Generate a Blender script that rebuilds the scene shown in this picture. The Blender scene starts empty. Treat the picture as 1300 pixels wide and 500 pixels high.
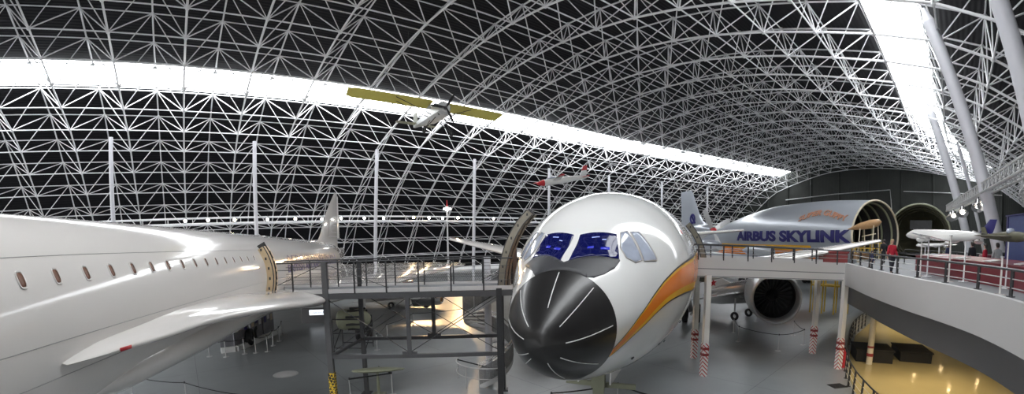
import bpy, bmesh, math, random
from math import sin, cos, pi, radians as R, atan2, hypot, sqrt
from mathutils import Vector as V, Matrix, Euler
random.seed(7)
SC = bpy.context.scene
COL = SC.collection

# ------------------------------------------------------------------ camera model (wide fisheye-like lens)
F, FA, CX, CY, PITCH, ROLL, EYE = 560.0, .1212, 650.0, 365.0, R(-6.45), R(-0.78), 6.25
_f = V((0, cos(PITCH), sin(PITCH))); _r = V((1, 0, 0)); _u = _r.cross(_f)
CR = cos(ROLL) * _r + sin(ROLL) * _u; CU = -sin(ROLL) * _r + cos(ROLL) * _u; CF = _f
def ray(x, y):
    X, Y = x - CX, CY - y; r = hypot(X, Y) + 1e-9; th = r / F
    for _ in range(12): th -= (F * (th + FA * th ** 3) - r) / (F * (1 + 3 * FA * th * th))
    return CR * (sin(th) * X / r) + CU * (sin(th) * Y / r) + CF * cos(th)
def at_z(x, y, z=0.0):
    d = ray(x, y); t = (z - EYE) / d.z; return V((d.x * t, d.y * t, z))
def at_r(x, y, dist):
    d = ray(x, y); t = dist / hypot(d.x, d.y); return V((d.x * t, d.y * t, EYE + d.z * t))

# ------------------------------------------------------------------ materials
def mat(name, col, rough=.5, metal=0., noise=0., nscale=4., bump=0., coat=0., emit=None, estr=0., spec=.5):
    m = bpy.data.materials.new(name); m.use_nodes = True
    nt = m.node_tree; b = nt.nodes['Principled BSDF']
    b.inputs['Base Color'].default_value = (*col, 1)
    b.inputs['Roughness'].default_value = rough
    b.inputs['Metallic'].default_value = metal
    b.inputs['Coat Weight'].default_value = coat
    b.inputs['Specular IOR Level'].default_value = spec
    if emit:
        b.inputs['Emission Color'].default_value = (*emit, 1); b.inputs['Emission Strength'].default_value = estr
    if noise or bump:
        tc = nt.nodes.new('ShaderNodeTexCoord'); n = nt.nodes.new('ShaderNodeTexNoise')
        n.inputs['Scale'].default_value = nscale; n.inputs['Detail'].default_value = 6
        nt.links.new(tc.outputs['Object'], n.inputs['Vector'])
        if noise:
            mx = nt.nodes.new('ShaderNodeMix'); mx.data_type = 'RGBA'
            mx.inputs[6].default_value = (*[max(0, c * (1 - noise)) for c in col], 1)
            mx.inputs[7].default_value = (*[min(1, c * (1 + noise)) for c in col], 1)
            nt.links.new(n.outputs['Fac'], mx.inputs[0]); nt.links.new(mx.outputs[2], b.inputs['Base Color'])
        if bump:
            bp = nt.nodes.new('ShaderNodeBump'); bp.inputs['Strength'].default_value = bump; bp.inputs['Distance'].default_value = .02
            nt.links.new(n.outputs['Fac'], bp.inputs['Height']); nt.links.new(bp.outputs['Normal'], b.inputs['Normal'])
    return m
M = {}
M['white'] = mat('white_paint', (.80, .795, .78), .13, noise=.02, nscale=.7, coat=.5)
M['offwhite'] = mat('aged_white_paint', (.77, .735, .705), .1, noise=.03, nscale=.5, coat=.35)
M['matte_white'] = mat('matte_white_paint', (.74, .73, .71), .5, noise=.03)
M['steel_white'] = mat('white_steel_tube', (.84, .84, .86), .4, noise=.03)
M['column'] = mat('column_paint', (.58, .58, .62), .45, noise=.03)
M['black_gloss'] = mat('black_radome', (.020, .019, .019), .28, noise=.3, nscale=2.5, coat=.12)
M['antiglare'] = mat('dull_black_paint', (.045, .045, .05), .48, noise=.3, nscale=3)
M['stripe_white'] = mat('white_stripe_paint', (.8, .8, .78), .4, noise=.03)
M['orange'] = mat('orange_paint', (.86, .225, .012), .25, noise=.06, nscale=1.5, coat=.3)
M['yellow'] = mat('yellow_paint', (.88, .46, .03), .25, noise=.05, coat=.3)
M['line_black'] = mat('black_line_paint', (.015, .015, .015), .4, noise=.1)
M['glass_dark'] = mat('cockpit_glass_glow', (.003, .004, .035), .06, noise=.1, nscale=1.2, emit=(.006, .01, .12), estr=.18, spec=.35)  # faint blue emission in the pane itself stands in for cockpit glow
M['glass_pale'] = mat('side_cockpit_glass', (.42, .46, .56), .08, noise=.35, nscale=2.2, coat=1)
M['screen'] = mat('lit_cockpit_display', (.01, .01, .1), .2, noise=.05, emit=(.03, .05, 1), estr=.25)
M['screen_w'] = mat('lit_cockpit_readout', (.3, .35, .6), .2, noise=.05, emit=(.4, .5, 1), estr=.35)
M['win_brown'] = mat('cabin_window', (.20, .10, .07), .15, noise=.2, nscale=6)
M['win_frame'] = mat('window_surround', (.5, .47, .45), .4, noise=.05)
M['seam'] = mat('panel_seam', (.36, .35, .34), .5, noise=.05)
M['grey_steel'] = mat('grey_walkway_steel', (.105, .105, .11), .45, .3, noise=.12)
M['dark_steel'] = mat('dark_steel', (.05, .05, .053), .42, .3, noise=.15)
M['black'] = mat('black_rubber', (.012, .012, .013), .7, noise=.2)
M['chrome'] = mat('polished_metal', (.62, .62, .62), .14, 1, noise=.05)
M['alu'] = mat('bare_aluminium', (.62, .61, .60), .27, .85, noise=.1, nscale=2)
M['pod_grey'] = mat('grey_engine_paint', (.52, .525, .53), .32, .35, noise=.08, nscale=1)
M['alu_matte'] = mat('matte_aluminium', (.55, .55, .55), .42, .5, noise=.1)
M['deck'] = mat('grey_deck_board', (.19, .195, .205), .6, noise=.1)
M['fascia'] = mat('grey_metal_fascia', (.60, .585, .58), .42, .1, noise=.03, nscale=.8)
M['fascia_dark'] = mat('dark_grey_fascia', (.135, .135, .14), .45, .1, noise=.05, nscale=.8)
M['gup_grey'] = mat('silver_grey_paint', (.40, .425, .47), .3, .25, noise=.06, nscale=.4, coat=.2)
M['navy'] = mat('navy_lettering', (.020, .017, .13), .4, noise=.06)
M['orange_ink'] = mat('orange_lettering', (.50, .25, .16), .4, noise=.06)
M['cream'] = mat('cream_fitting', (.62, .55, .42), .5, noise=.2, nscale=3)
M['bronze'] = mat('door_frame_metal', (.21, .19, .15), .5, .3, noise=.35, nscale=3)
M['pale_frame'] = mat('pale_door_frame', (.62, .48, .30), .5, .1, noise=.3, nscale=3)
M['red'] = mat('red_paint', (.50, .02, .03), .4, noise=.06)
M['red_dark'] = mat('dark_red_paint', (.25, .03, .03), .4, noise=.15)
M['counter_red'] = mat('red_counter', (.17, .010, .020), .38, noise=.1, coat=.2)
M['maroon'] = mat('maroon_top', (.12, .025, .035), .4, noise=.1)
M['wing_yellow'] = mat('olive_yellow_fabric', (.56, .50, .10), .6, noise=.08)
M['tin'] = mat('riveted_tin', (.55, .56, .56), .4, .4, noise=.15)
M['blue'] = mat('blue_panel', (.05, .08, .24), .4, noise=.15)
M['blue_light'] = mat('light_blue_panel', (.09, .22, .50), .4, noise=.1)
M['olive'] = mat('olive_drab', (.10, .095, .06), .6, noise=.25)
M['olive_pale'] = mat('pale_green_paint', (.26, .27, .19), .5, noise=.15)
M['wood'] = mat('varnished_wood', (.42, .25, .12), .45, noise=.25, nscale=5)
M['paper'] = mat('white_sign_card', (.75, .75, .74), .5, noise=.03)
M['photo_grey'] = mat('picture_panel', (.2, .2, .22), .4, noise=.6, nscale=2.2)
M['black_cloth'] = mat('black_cloth', (.013, .012, .011), .85, noise=.3, nscale=4)
M['yellow_steel'] = mat('yellow_steel', (.62, .42, .05), .5, noise=.12)
M['skin'] = mat('skin', (.55, .34, .26), .5, noise=.06)
M['hair_fair'] = mat('fair_hair', (.45, .32, .17), .6, noise=.2, nscale=20)
M['hair_dark'] = mat('dark_hair', (.03, .022, .018), .55, noise=.2, nscale=20)
M['coat_red'] = mat('red_coat', (.42, .012, .03), .8, noise=.15, nscale=8)
M['coat_black'] = mat('black_coat', (.012, .012, .016), .8, noise=.2, nscale=8)
M['coat_grey'] = mat('grey_coat', (.42, .43, .42), .8, noise=.15, nscale=8)
M['coat_blue'] = mat('navy_coat', (.03, .035, .09), .8, noise=.15, nscale=8)
M['trousers'] = mat('dark_trousers', (.025, .025, .035), .8, noise=.2, nscale=8)
M['lamp_warm'] = mat('warm_lamp_lens', (1, .8, .5), .3, noise=.02, emit=(1, .72, .36), estr=60)
M['lamp_white'] = mat('white_lamp_lens', (1, .95, .9), .3, noise=.02, emit=(1, .92, .8), estr=14)
M['mesh_screen'] = mat('perforated_screen', (.22, .22, .225), .5, .3, noise=.1)
_nt = M['mesh_screen'].node_tree; _tc = _nt.nodes.new('ShaderNodeTexCoord'); _ck = _nt.nodes.new('ShaderNodeTexChecker'); _ck.inputs['Scale'].default_value = 45
_mr = _nt.nodes.new('ShaderNodeMapRange'); _mr.inputs[3].default_value = .25; _nt.links.new(_tc.outputs['Object'], _ck.inputs['Vector']); _nt.links.new(_ck.outputs['Fac'], _mr.inputs[0]); _nt.links.new(_mr.outputs[0], _nt.nodes['Principled BSDF'].inputs['Alpha'])

def stripes_mat(name, ca, cb, scale, ang, rough=.5):
    m = bpy.data.materials.new(name); m.use_nodes = True; nt = m.node_tree; b = nt.nodes['Principled BSDF']
    b.inputs['Roughness'].default_value = rough
    tc = nt.nodes.new('ShaderNodeTexCoord'); mp = nt.nodes.new('ShaderNodeMapping'); ck = nt.nodes.new('ShaderNodeTexChecker')
    mp.inputs['Rotation'].default_value = ang
    ck.inputs['Scale'].default_value = scale; ck.inputs['Color1'].default_value = (*ca, 1); ck.inputs['Color2'].default_value = (*cb, 1)
    nt.links.new(tc.outputs['Object'], mp.inputs['Vector']); nt.links.new(mp.outputs['Vector'], ck.inputs['Vector'])
    nt.links.new(ck.outputs['Color'], b.inputs['Base Color']); return m
M['hazard_y'] = stripes_mat('yellow_black_check', (.75, .5, .03), (.02, .02, .02), 11, (R(45), R(30), 0))
def chevron_mat(name, ca, cb):
    m = bpy.data.materials.new(name); m.use_nodes = True; nt = m.node_tree; b = nt.nodes['Principled BSDF']; b.inputs['Roughness'].default_value = .5
    tc = nt.nodes.new('ShaderNodeTexCoord'); w = nt.nodes.new('ShaderNodeTexWave'); w.wave_type = 'BANDS'; w.bands_direction = 'DIAGONAL'; w.inputs['Scale'].default_value = 3.4
    cr = nt.nodes.new('ShaderNodeValToRGB'); cr.color_ramp.interpolation = 'CONSTANT'; cr.color_ramp.elements[0].color = (*ca, 1); cr.color_ramp.elements[1].color = (*cb, 1); cr.color_ramp.elements[1].position = .74
    nt.links.new(tc.outputs['Object'], w.inputs['Vector']); nt.links.new(w.outputs['Fac'], cr.inputs['Fac']); nt.links.new(cr.outputs['Color'], b.inputs['Base Color']); return m
M['hazard_r'] = chevron_mat('red_white_bands', (.74, .72, .70), (.5, .05, .07))

# floor: polished grey concrete with saw-cut joints
def floor_mat():
    m = bpy.data.materials.new('polished_concrete'); m.use_nodes = True; nt = m.node_tree; b = nt.nodes['Principled BSDF']
    tc = nt.nodes.new('ShaderNodeTexCoord'); mp = nt.nodes.new('ShaderNodeMapping')
    mp.inputs['Rotation'].default_value = (0, 0, R(-40))
    nt.links.new(tc.outputs['Object'], mp.inputs['Vector'])
    n1 = nt.nodes.new('ShaderNodeTexNoise'); n1.inputs['Scale'].default_value = .35; n1.inputs['Detail'].default_value = 9; n1.inputs['Roughness'].default_value = .65
    nt.links.new(mp.outputs['Vector'], n1.inputs['Vector'])
    cr = nt.nodes.new('ShaderNodeValToRGB'); cr.color_ramp.elements[0].position = .3; cr.color_ramp.elements[1].position = .72
    cr.color_ramp.elements[0].color = (.215, .228, .235, 1); cr.color_ramp.elements[1].color = (.262, .28, .287, 1)
    nt.links.new(n1.outputs['Fac'], cr.inputs['Fac'])
    br = nt.nodes.new('ShaderNodeTexBrick'); br.inputs['Scale'].default_value = 1; br.offset = 0
    br.inputs['Brick Width'].default_value = 6.2; br.inputs['Row Height'].default_value = 6.2; br.inputs['Mortar Size'].default_value = .014
    br.inputs['Color1'].default_value = br.inputs['Color2'].default_value = (1, 1, 1, 1); br.inputs['Mortar'].default_value = (.45, .45, .45, 1)
    nt.links.new(mp.outputs['Vector'], br.inputs['Vector'])
    mx = nt.nodes.new('ShaderNodeMix'); mx.data_type = 'RGBA'; mx.blend_type = 'MULTIPLY'; mx.inputs[0].default_value = 1
    nt.links.new(cr.outputs['Color'], mx.inputs[6]); nt.links.new(br.outputs['Color'], mx.inputs[7])
    nt.links.new(mx.outputs[2], b.inputs['Base Color'])
    n2 = nt.nodes.new('ShaderNodeTexNoise'); n2.inputs['Scale'].default_value = 1.1; n2.inputs['Detail'].default_value = 5
    nt.links.new(mp.outputs['Vector'], n2.inputs['Vector'])
    mr = nt.nodes.new('ShaderNodeMapRange'); mr.inputs[3].default_value = .26; mr.inputs[4].default_value = .36
    nt.links.new(n2.outputs['Fac'], mr.inputs[0]); nt.links.new(mr.outputs[0], b.inputs['Roughness'])
    return m
M['floor'] = floor_mat()
M['floor_yellow'] = mat('polished_ochre_floor', (.56, .46, .23), .14, noise=.12, nscale=.5, coat=.3)

def ribbed_mat(name, col, freq, axis_uv, depth=.5, rough=.6):
    m = mat(name, col, rough, noise=.15, nscale=.6, spec=.12); nt = m.node_tree; b = nt.nodes['Principled BSDF']
    uv = nt.nodes.new('ShaderNodeUVMap'); w = nt.nodes.new('ShaderNodeTexWave'); w.wave_type = 'BANDS'; w.bands_direction = axis_uv
    w.inputs['Scale'].default_value = freq
    nt.links.new(uv.outputs['UV'], w.inputs['Vector'])
    bp = nt.nodes.new('ShaderNodeBump'); bp.inputs['Strength'].default_value = depth; bp.inputs['Distance'].default_value = .05
    nt.links.new(w.outputs['Fac'], bp.inputs['Height']); nt.links.new(bp.outputs['Normal'], b.inputs['Normal'])
    return m
M['roof_deck'] = ribbed_mat('ribbed_black_roof_deck', (.016, .0155, .018), .8, 'Y')
M['end_wall'] = ribbed_mat('ribbed_dark_cladding', (.05, .053, .05), 1.2, 'X', .35)
def sky_panel():
    m = bpy.data.materials.new('translucent_skylight'); m.use_nodes = True; nt = m.node_tree; b = nt.nodes['Principled BSDF']
    b.inputs['Base Color'].default_value = (.8, .8, .8, 1)
    n = nt.nodes.new('ShaderNodeTexNoise'); n.inputs['Scale'].default_value = .25
    tc = nt.nodes.new('ShaderNodeTexCoord'); nt.links.new(tc.outputs['Object'], n.inputs['Vector'])
    mr = nt.nodes.new('ShaderNodeMapRange'); mr.inputs[3].default_value = SKY_E * .9; mr.inputs[4].default_value = SKY_E * 1.1
    nt.links.new(n.outputs['Fac'], mr.inputs[0]); nt.links.new(mr.outputs[0], b.inputs['Emission Strength'])
    b.inputs['Emission Color'].default_value = (.95, .98, 1, 1); return m
SKY_E = 5.2
M['skylight'] = sky_panel()

# ------------------------------------------------------------------ mesh builder
class MB:
    def __init__(s): s.v = []; s.f = []; s.mi = []; s.uv = None; s.cur = 0
    def add(s, vs, fs):
        o = len(s.v); s.v += [V(p) for p in vs]; s.f += [tuple(i + o for i in f) for f in fs]; s.mi += [s.cur] * len(fs); return s
    def box(s, c, size, mtx=None):
        hx, hy, hz = [d / 2 for d in size]
        vs = [V((x, y, z)) for x in (-hx, hx) for y in (-hy, hy) for z in (-hz, hz)]
        if mtx is not None: vs = [mtx @ p for p in vs]
        vs = [p + V(c) for p in vs]
        return s.add(vs, [(0, 1, 3, 2), (4, 6, 7, 5), (0, 4, 5, 1), (2, 3, 7, 6), (0, 2, 6, 4), (1, 5, 7, 3)])
    def frame(s, d, up=(0, 0, 1)):
        d = V(d).normalized(); u = V(up)
        if abs(d.dot(u)) > .97: u = V((1, 0, 0)) if abs(d.x) < .9 else V((0, 1, 0))
        a = d.cross(u).normalized(); return a, a.cross(d).normalized(), d
    def bar(s, p, q, w, h=None, up=(0, 0, 1)):
        p, q = V(p), V(q); h = h or w; a, b, d = s.frame(q - p, up); a = a * w / 2; b = b * h / 2
        vs = [p - a - b, p + a - b, p + a + b, p - a + b, q - a - b, q + a - b, q + a + b, q - a + b]
        return s.add(vs, [(3, 2, 1, 0), (4, 5, 6, 7), (0, 1, 5, 4), (1, 2, 6, 5), (2, 3, 7, 6), (3, 0, 4, 7)])
    def rod(s, p, q, r, n=8, r2=None, cap=True):
        p, q = V(p), V(q); r2 = r if r2 is None else r2; a, b, d = s.frame(q - p)
        vs = []
        for c, rr in ((p, r), (q, r2)):
            vs += [c + (a * cos(2 * pi * i / n) + b * sin(2 * pi * i / n)) * rr for i in range(n)]
        fs = [(i, (i + 1) % n, n + (i + 1) % n, n + i) for i in range(n)]
        if cap: fs += [tuple(range(n - 1, -1, -1)), tuple(range(n, 2 * n))]
        return s.add(vs, fs)
    def tube(s, pts, r, n=8, cap=True, closed=False):
        pts = [V(p) for p in pts]; rings = []; m = len(pts)
        a = None
        for i, p in enumerate(pts):
            if closed: d = pts[(i + 1) % m] - pts[i - 1]
            else: d = (pts[min(i + 1, m - 1)] - pts[max(i - 1, 0)])
            d.normalize()
            if a is None: a, b, _ = s.frame(d)
            a = (a - d * a.dot(d)).normalized(); b = a.cross(d).normalized()
            rr = r[i] if isinstance(r, (list, tuple)) else r
            rings.append([p + (a * cos(2 * pi * k / n) + b * sin(2 * pi * k / n)) * rr for k in range(n)])
        return s.loft(rings, cap and not closed, loop=closed)
    def loft(s, rings, cap=True, loop=False, ring_closed=True):
        n = len(rings[0]); vs = [p for r in rings for p in r]; fs = []; m = len(rings)
        for i in range(m if loop else m - 1):
            j = (i + 1) % m
            for k in range(n if ring_closed else n - 1):
                k2 = (k + 1) % n
                fs.append((i * n + k, i * n + k2, j * n + k2, j * n + k))
        if cap and not loop: fs += [tuple(range(n - 1, -1, -1)), tuple((m - 1) * n + k for k in range(n))]
        return s.add(vs, fs)
    def lathe(s, o, ax, prof, n=32, cap=False):
        o = V(o); a, b, d = s.frame(ax)
        rings = [[o + d * t + (a * cos(2 * pi * k / n) + b * sin(2 * pi * k / n)) * r for k in range(n)] for t, r in prof]
        return s.loft(rings, cap)
    def ball(s, c, r, sc=(1, 1, 1), n=16, m=10):
        c = V(c); rings = []
        for i in range(m + 1):
            t = -pi / 2 + pi * i / m; rr = max(cos(t), 1e-3)
            rings.append([c + V((r * rr * cos(2 * pi * k / n) * sc[0], r * rr * sin(2 * pi * k / n) * sc[1], r * sin(t) * sc[2])) for k in range(n)])
        return s.loft(rings)
    def prism(s, poly, d):
        poly = [V(p) for p in poly]; d = V(d); n = len(poly)
        fs = [tuple(range(n - 1, -1, -1)), tuple(range(n, 2 * n))] + [(i, (i + 1) % n, n + (i + 1) % n, n + i) for i in range(n)]
        return s.add(poly + [p + d for p in poly], fs)
    def build(s, name, material, parent=None, smooth=0, local=False, bevel=0):
        me = bpy.data.meshes.new(name)
        vs = s.v
        if parent is not None and not local:
            inv = WM[parent.name].inverted(); vs = [inv @ p for p in vs]
        me.from_pydata([tuple(p) for p in vs], [], s.f)
        mats = material if isinstance(material, (list, tuple)) else [material]
        for m in mats: me.materials.append(M[m] if isinstance(m, str) else m)
        if len(mats) > 1: me.polygons.foreach_set('material_index', s.mi)
        bm = bmesh.new(); bm.from_mesh(me); bmesh.ops.recalc_face_normals(bm, faces=bm.faces); bm.to_mesh(me); bm.free()
        if smooth:
            me.shade_smooth()
            if smooth < 180: me.set_sharp_from_angle(angle=R(smooth))
        o = bpy.data.objects.new(name, me); COL.objects.link(o)
        if parent is not None: o.parent = parent; WM[o.name] = WM[parent.name]
        else: WM[o.name] = Matrix.Identity(4)
        if bevel:
            bv = o.modifiers.new('edge', 'BEVEL'); bv.width = bevel; bv.segments = 2; bv.limit_method = 'ANGLE'
        return o
WM = {}
def tag(o, label=None, cat=None, group=None, kind=None):
    if label: o['label'] = label
    if cat: o['category'] = cat
    if group: o['group'] = group
    if kind: o['kind'] = kind
    return o
def root(name, loc, rz, label, cat, group=None):
    o = bpy.data.objects.new(name, None); COL.objects.link(o); o.location = loc; o.rotation_euler = (0, 0, rz); o.empty_display_size = .3
    WM[o.name] = Matrix.Translation(V(loc)) @ Matrix.Rotation(rz, 4, 'Z')
    return tag(o, label, cat, group)
def dup(r, loc, rz=None, label=None, group=None):
    c = r.copy(); COL.objects.link(c); c.location = loc
    if rz is not None: c.rotation_euler = (0, 0, rz)
    WM[c.name] = Matrix.Translation(V(loc)) @ Matrix.Rotation(c.rotation_euler.z, 4, 'Z')
    if label: c['label'] = label
    if group: c['group'] = group
    for ch in list(r.children):
        d = ch.copy(); COL.objects.link(d); d.parent = c
        for g in list(ch.children):
            e = g.copy(); COL.objects.link(e); e.parent = d
    return c
def lerp_tab(tab, x):
    if x <= tab[0][0]: return tab[0][1]
    for (a, b), (c, d) in zip(tab, tab[1:]):
        if x <= c:
            return b + (d - b) * (x - a) / (c - a)
    return tab[-1][1]
def smooth_tab(tab, x):
    # cubic Hermite (Catmull-Rom) through a table
    n = len(tab)
    if x <= tab[0][0]: return tab[0][1]
    if x >= tab[-1][0]: return tab[-1][1]
    for i in range(n - 1):
        if x <= tab[i + 1][0]: break
    x0, y0 = tab[i]; x1, y1 = tab[i + 1]; h = x1 - x0
    def slope(k):
        if k <= 0: return (tab[1][1] - tab[0][1]) / (tab[1][0] - tab[0][0])
        if k >= n - 1: return (tab[-1][1] - tab[-2][1]) / (tab[-1][0] - tab[-2][0])
        a = (tab[k][1] - tab[k - 1][1]) / (tab[k][0] - tab[k - 1][0]); b = (tab[k + 1][1] - tab[k][1]) / (tab[k + 1][0] - tab[k][0])
        return 0 if a * b <= 0 else 2 * a * b / (a + b)
    m0, m1 = slope(i), slope(i + 1); t = (x - x0) / h
    return (2 * t ** 3 - 3 * t * t + 1) * y0 + (t ** 3 - 2 * t * t + t) * h * m0 + (-2 * t ** 3 + 3 * t * t) * y1 + (t ** 3 - t * t) * h * m1

# lettering: real glyphs as thin solid meshes, mapped by fn(u along, v up, w out)
def letters(txt, height, fn, thick=.03, bold=.0, cuts=6, width=None):
    cu = bpy.data.curves.new('t', 'FONT'); cu.body = txt; cu.size = 1; cu.offset = bold; cu.resolution_u = 3
    o = bpy.data.objects.new('t', cu); COL.objects.link(o)
    dg = bpy.context.evaluated_depsgraph_get(); me = bpy.data.meshes.new_from_object(o.evaluated_get(dg))
    bpy.data.objects.remove(o); bpy.data.curves.remove(cu)
    bm = bmesh.new(); bm.from_mesh(me); bpy.data.meshes.remove(me)
    xs = [v.co.x for v in bm.verts]; ys = [v.co.y for v in bm.verts]; x0, x1, y0, y1 = min(xs), max(xs), min(ys), max(ys)
    bmesh.ops.triangulate(bm, faces=bm.faces)
    for i in range(1, cuts):
        bmesh.ops.bisect_plane(bm, geom=bm.verts[:] + bm.edges[:] + bm.faces[:], plane_co=(0, y0 + (y1 - y0) * i / cuts, 0), plane_no=(0, 1, 0))
    k = height / (y1 - y0); kx = k if width is None else width / (x1 - x0)
    g = bmesh.ops.extrude_face_region(bm, geom=bm.faces[:])
    top = {v for v in g['geom'] if isinstance(v, bmesh.types.BMVert)}
    mb = MB(); bm.verts.index_update(); bm.verts.ensure_lookup_table()
    mb.v = [V(fn((v.co.x - x0) * kx, (v.co.y - y0) * k, thick if v in top else 0.0)) for v in bm.verts]
    mb.f = [tuple(v.index for v in f.verts) for f in bm.faces]; mb.mi = [0] * len(mb.f); bm.free()
    return mb
# ================================================================== THE HALL
HA = R(38.93); AXV = V((cos(HA), sin(HA), 0)); PEV = V((-sin(HA), cos(HA), 0))
def hall(s, D, z):
    t = max(0., (s - 57) / 62.3) ** 1.42 * 11.3
    D = D - t * max(0., (D - 5) / 45.4)
    D -= .0023 * max(0., s - 55) ** 2 * min(1., max(0., (26.25 - D) / 21.5))
    return AXV * s + PEV * D + V((0, 0, z))
HALF = [(-3, 0, 23.25), (-2, 3.75, 23.12), (-1, 7.5, 22.75), (0, 11.3, 22.15), (1, 15.1, 21.35), (2, 18.8, 20.45), (3, 22.6, 19.5), (4, 26.4, 18.35), (5, 29.4, 16.85), (6, 32.2, 14.95), (7, 34.9, 12.95), (8, 37.5, 10.75), (9, 39.7, 8.5), (10, 41.5, 6.1), (11, 43.0, 3.6), (12, 44.2, 1.0), (13, 45, -1.5)]
TU = [(a, b) for a, b, c in HALF]; TZ = [(a, c) for a, b, c in HALF]
def prof(j, off=0.):
    m = 1
    if j < -3: j = -6 - j; m = -1
    def uz(j): return V((smooth_tab(TU, j), smooth_tab(TZ, j)))
    p = uz(j); e = .05; d = uz(min(j + e, 13)) - uz(max(j - e, -3)); d.normalize(); n = V((-d.y, d.x))
    if j <= -2.95: n = V((0, 1))
    p = p + n * off
    return 26.25 + m * p.x, p.y
BAY = 5.6
def sk(k): return BAY * (k - 2.141)
HOUT = 3.4
K0, K1 = -4, 24
def node(k, j, outer=False):
    D, z = prof(j, HOUT if outer else 0.); return hall(sk(k), D, z)

# roof deck (outside the space frame), two glazed strips left open in it
KD0, KD1 = -9, 24.15
def strip(jlist, off, ks):
    mb = MB(); uvs = []
    rows = []
    arc = 0; last = None; arcs = []
    for j in jlist:
        D, z = prof(j, off); q = V((D, z))
        if last is not None: arc += (q - last).length
        last = q; arcs.append(arc)
    vs = [hall(sk(k), *prof(j, off)) for j in jlist for k in ks]; nk = len(ks)
    fs = []
    for a in range(len(jlist) - 1):
        for b in range(nk - 1):
            fs.append((a * nk + b, a * nk + b + 1, (a + 1) * nk + b + 1, (a + 1) * nk + b))
            uvs += [(sk(ks[b]), arcs[a]), (sk(ks[b + 1]), arcs[a]), (sk(ks[b + 1]), arcs[a + 1]), (sk(ks[b]), arcs[a + 1])]
    return vs, fs, uvs
ks = [KD0 + i for i in range(int(KD1 - KD0) + 1)] + [KD1]
def surf_obj(name, segs, off, material, thick, mats=None):
    mb = MB(); UV = []
    for jl in segs:
        vs, fs, uv = strip(jl, off, ks); mb.add(vs, fs); UV += uv
    me = bpy.data.meshes.new(name); me.from_pydata([tuple(p) for p in mb.v], [], mb.f)
    ul = me.uv_layers.new(name='UVMap')
    for i, c in enumerate(UV): ul.data[i].uv = c
    me.materials.append(M[material]); me.shade_smooth()
    o = bpy.data.objects.new(name, me); COL.objects.link(o)
    so = o.modifiers.new('thickness', 'SOLIDIFY'); so.thickness = thick; so.offset = 0
    WM[name] = Matrix.Identity(4)
    return tag(o, kind='structure')
rng = lambda a, b: [a + .5 * i for i in range(int((b - a) * 2) + 1)]
surf_obj('ceiling', [rng(-18.5, -9.5), rng(-8.5, 2.5), rng(3.5, 12.5)], HOUT + .35, 'roof_deck', .12)
surf_obj('window_1', [rng(2.5, 3.5)], HOUT + .3, 'skylight', .06)
surf_obj('window_2', [rng(-9.5, -8.5)], HOUT + .3, 'skylight', .06)

# space frame: inner grid, outer grid half a bay off, webs between
mb = MB()
KT0 = -3
JB = list(range(-17, 13)); JA = [j + .5 for j in range(-17, 12)]
for j in JB:
    for k in range(KT0, K1 + 1):
        if k < K1: mb.rod(node(k, j), node(k + 1, j), .062, 5, cap=False)
        if j < JB[-1]: mb.rod(node(k, j), node(k, j + 1), .088, 6, cap=False)
for j in JA:
    for k in range(KT0, K1):
        a = node(k + .5, j, True)
        if k < K1 - 1: mb.rod(a, node(k + 1.5, j, True), .06, 5, cap=False)
        if j < JA[-1]: mb.rod(a, node(k + .5, j + 1, True), .08, 5, cap=False)
        for dk in (0, 1):
            for dj in (-.5, .5):
                mb.rod(a, node(k + dk, j + dj), .052, 4, cap=False)
        mb.ball(a, .16, n=6, m=4)
for j in JB:
    for k in range(KT0, K1 + 1): mb.ball(node(k, j), .18, n=6, m=4)
tag(mb.build('ceiling_truss', 'steel_white', smooth=60), kind='structure')

# floor
mb = MB(); mb.box((30, 40, -.1), (420, 420, .2)); tag(mb.build('floor', 'floor'), kind='structure')

# end wall (ribbed dark cladding) closing the vault
me = bpy.data.meshes.new('wall_right'); S_END = sk(24.1); vs = []; fs = []; uv = []
jl = rng(-18.5, 12.5)
for j in jl:
    D, z = prof(j, HOUT + .3); vs += [hall(S_END, D, -.05), hall(S_END, D, max(z, 0))]
for i in range(len(jl) - 1):
    fs.append((2 * i, 2 * i + 2, 2 * i + 3, 2 * i + 1))
me.from_pydata([tuple(p) for p in vs], [], fs); ul = me.uv_layers.new(name='UVMap')
for li, l in enumerate(me.loops):
    p = V(vs[l.vertex_index]); ul.data[li].uv = (p.dot(PEV), p.z)
me.materials.append(M['end_wall']); o = bpy.data.objects.new('wall_right', me); COL.objects.link(o)
so = o.modifiers.new('thickness', 'SOLIDIFY'); so.thickness = .2; tag(o, kind='structure')
# frame posts and service pipe on the end wall, one trim object
mb = MB()
for D in (-12, -5, 2.5, 9.5, 17, 24, 31, 37, 42.5):
    z = 10
    for j in rng(-18.5, 12.5):
        Dj, zj = prof(j, HOUT)
        p = hall(S_END, Dj, zj)
        if abs(p.dot(PEV) - D) < 1.3: z = zj
    mb.bar(AXV * (S_END - .3) + PEV * D, AXV * (S_END - .3) + PEV * D + V((0, 0, z)), .45, .4)
tag(mb.build('trim_1', 'end_wall'), kind='structure')
mb = MB()
a = AXV * (S_END - .8); mb.tube([a + PEV * 37.5 + V((0, 0, 16.2)), a + PEV * 25 + V((0, 0, 17.3)), a + PEV * 12 + V((0, 0, 18.0)), a + PEV * 11.6 + V((0, 0, 13.5))], .13, 6)
mb.tube([a + PEV * 9 + V((0, 0, 17.6)), a + PEV * -12 + V((0, 0, 16.6))], .1, 6)
tag(mb.build('trim_2', 'alu_matte', smooth=60), kind='structure')

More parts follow.
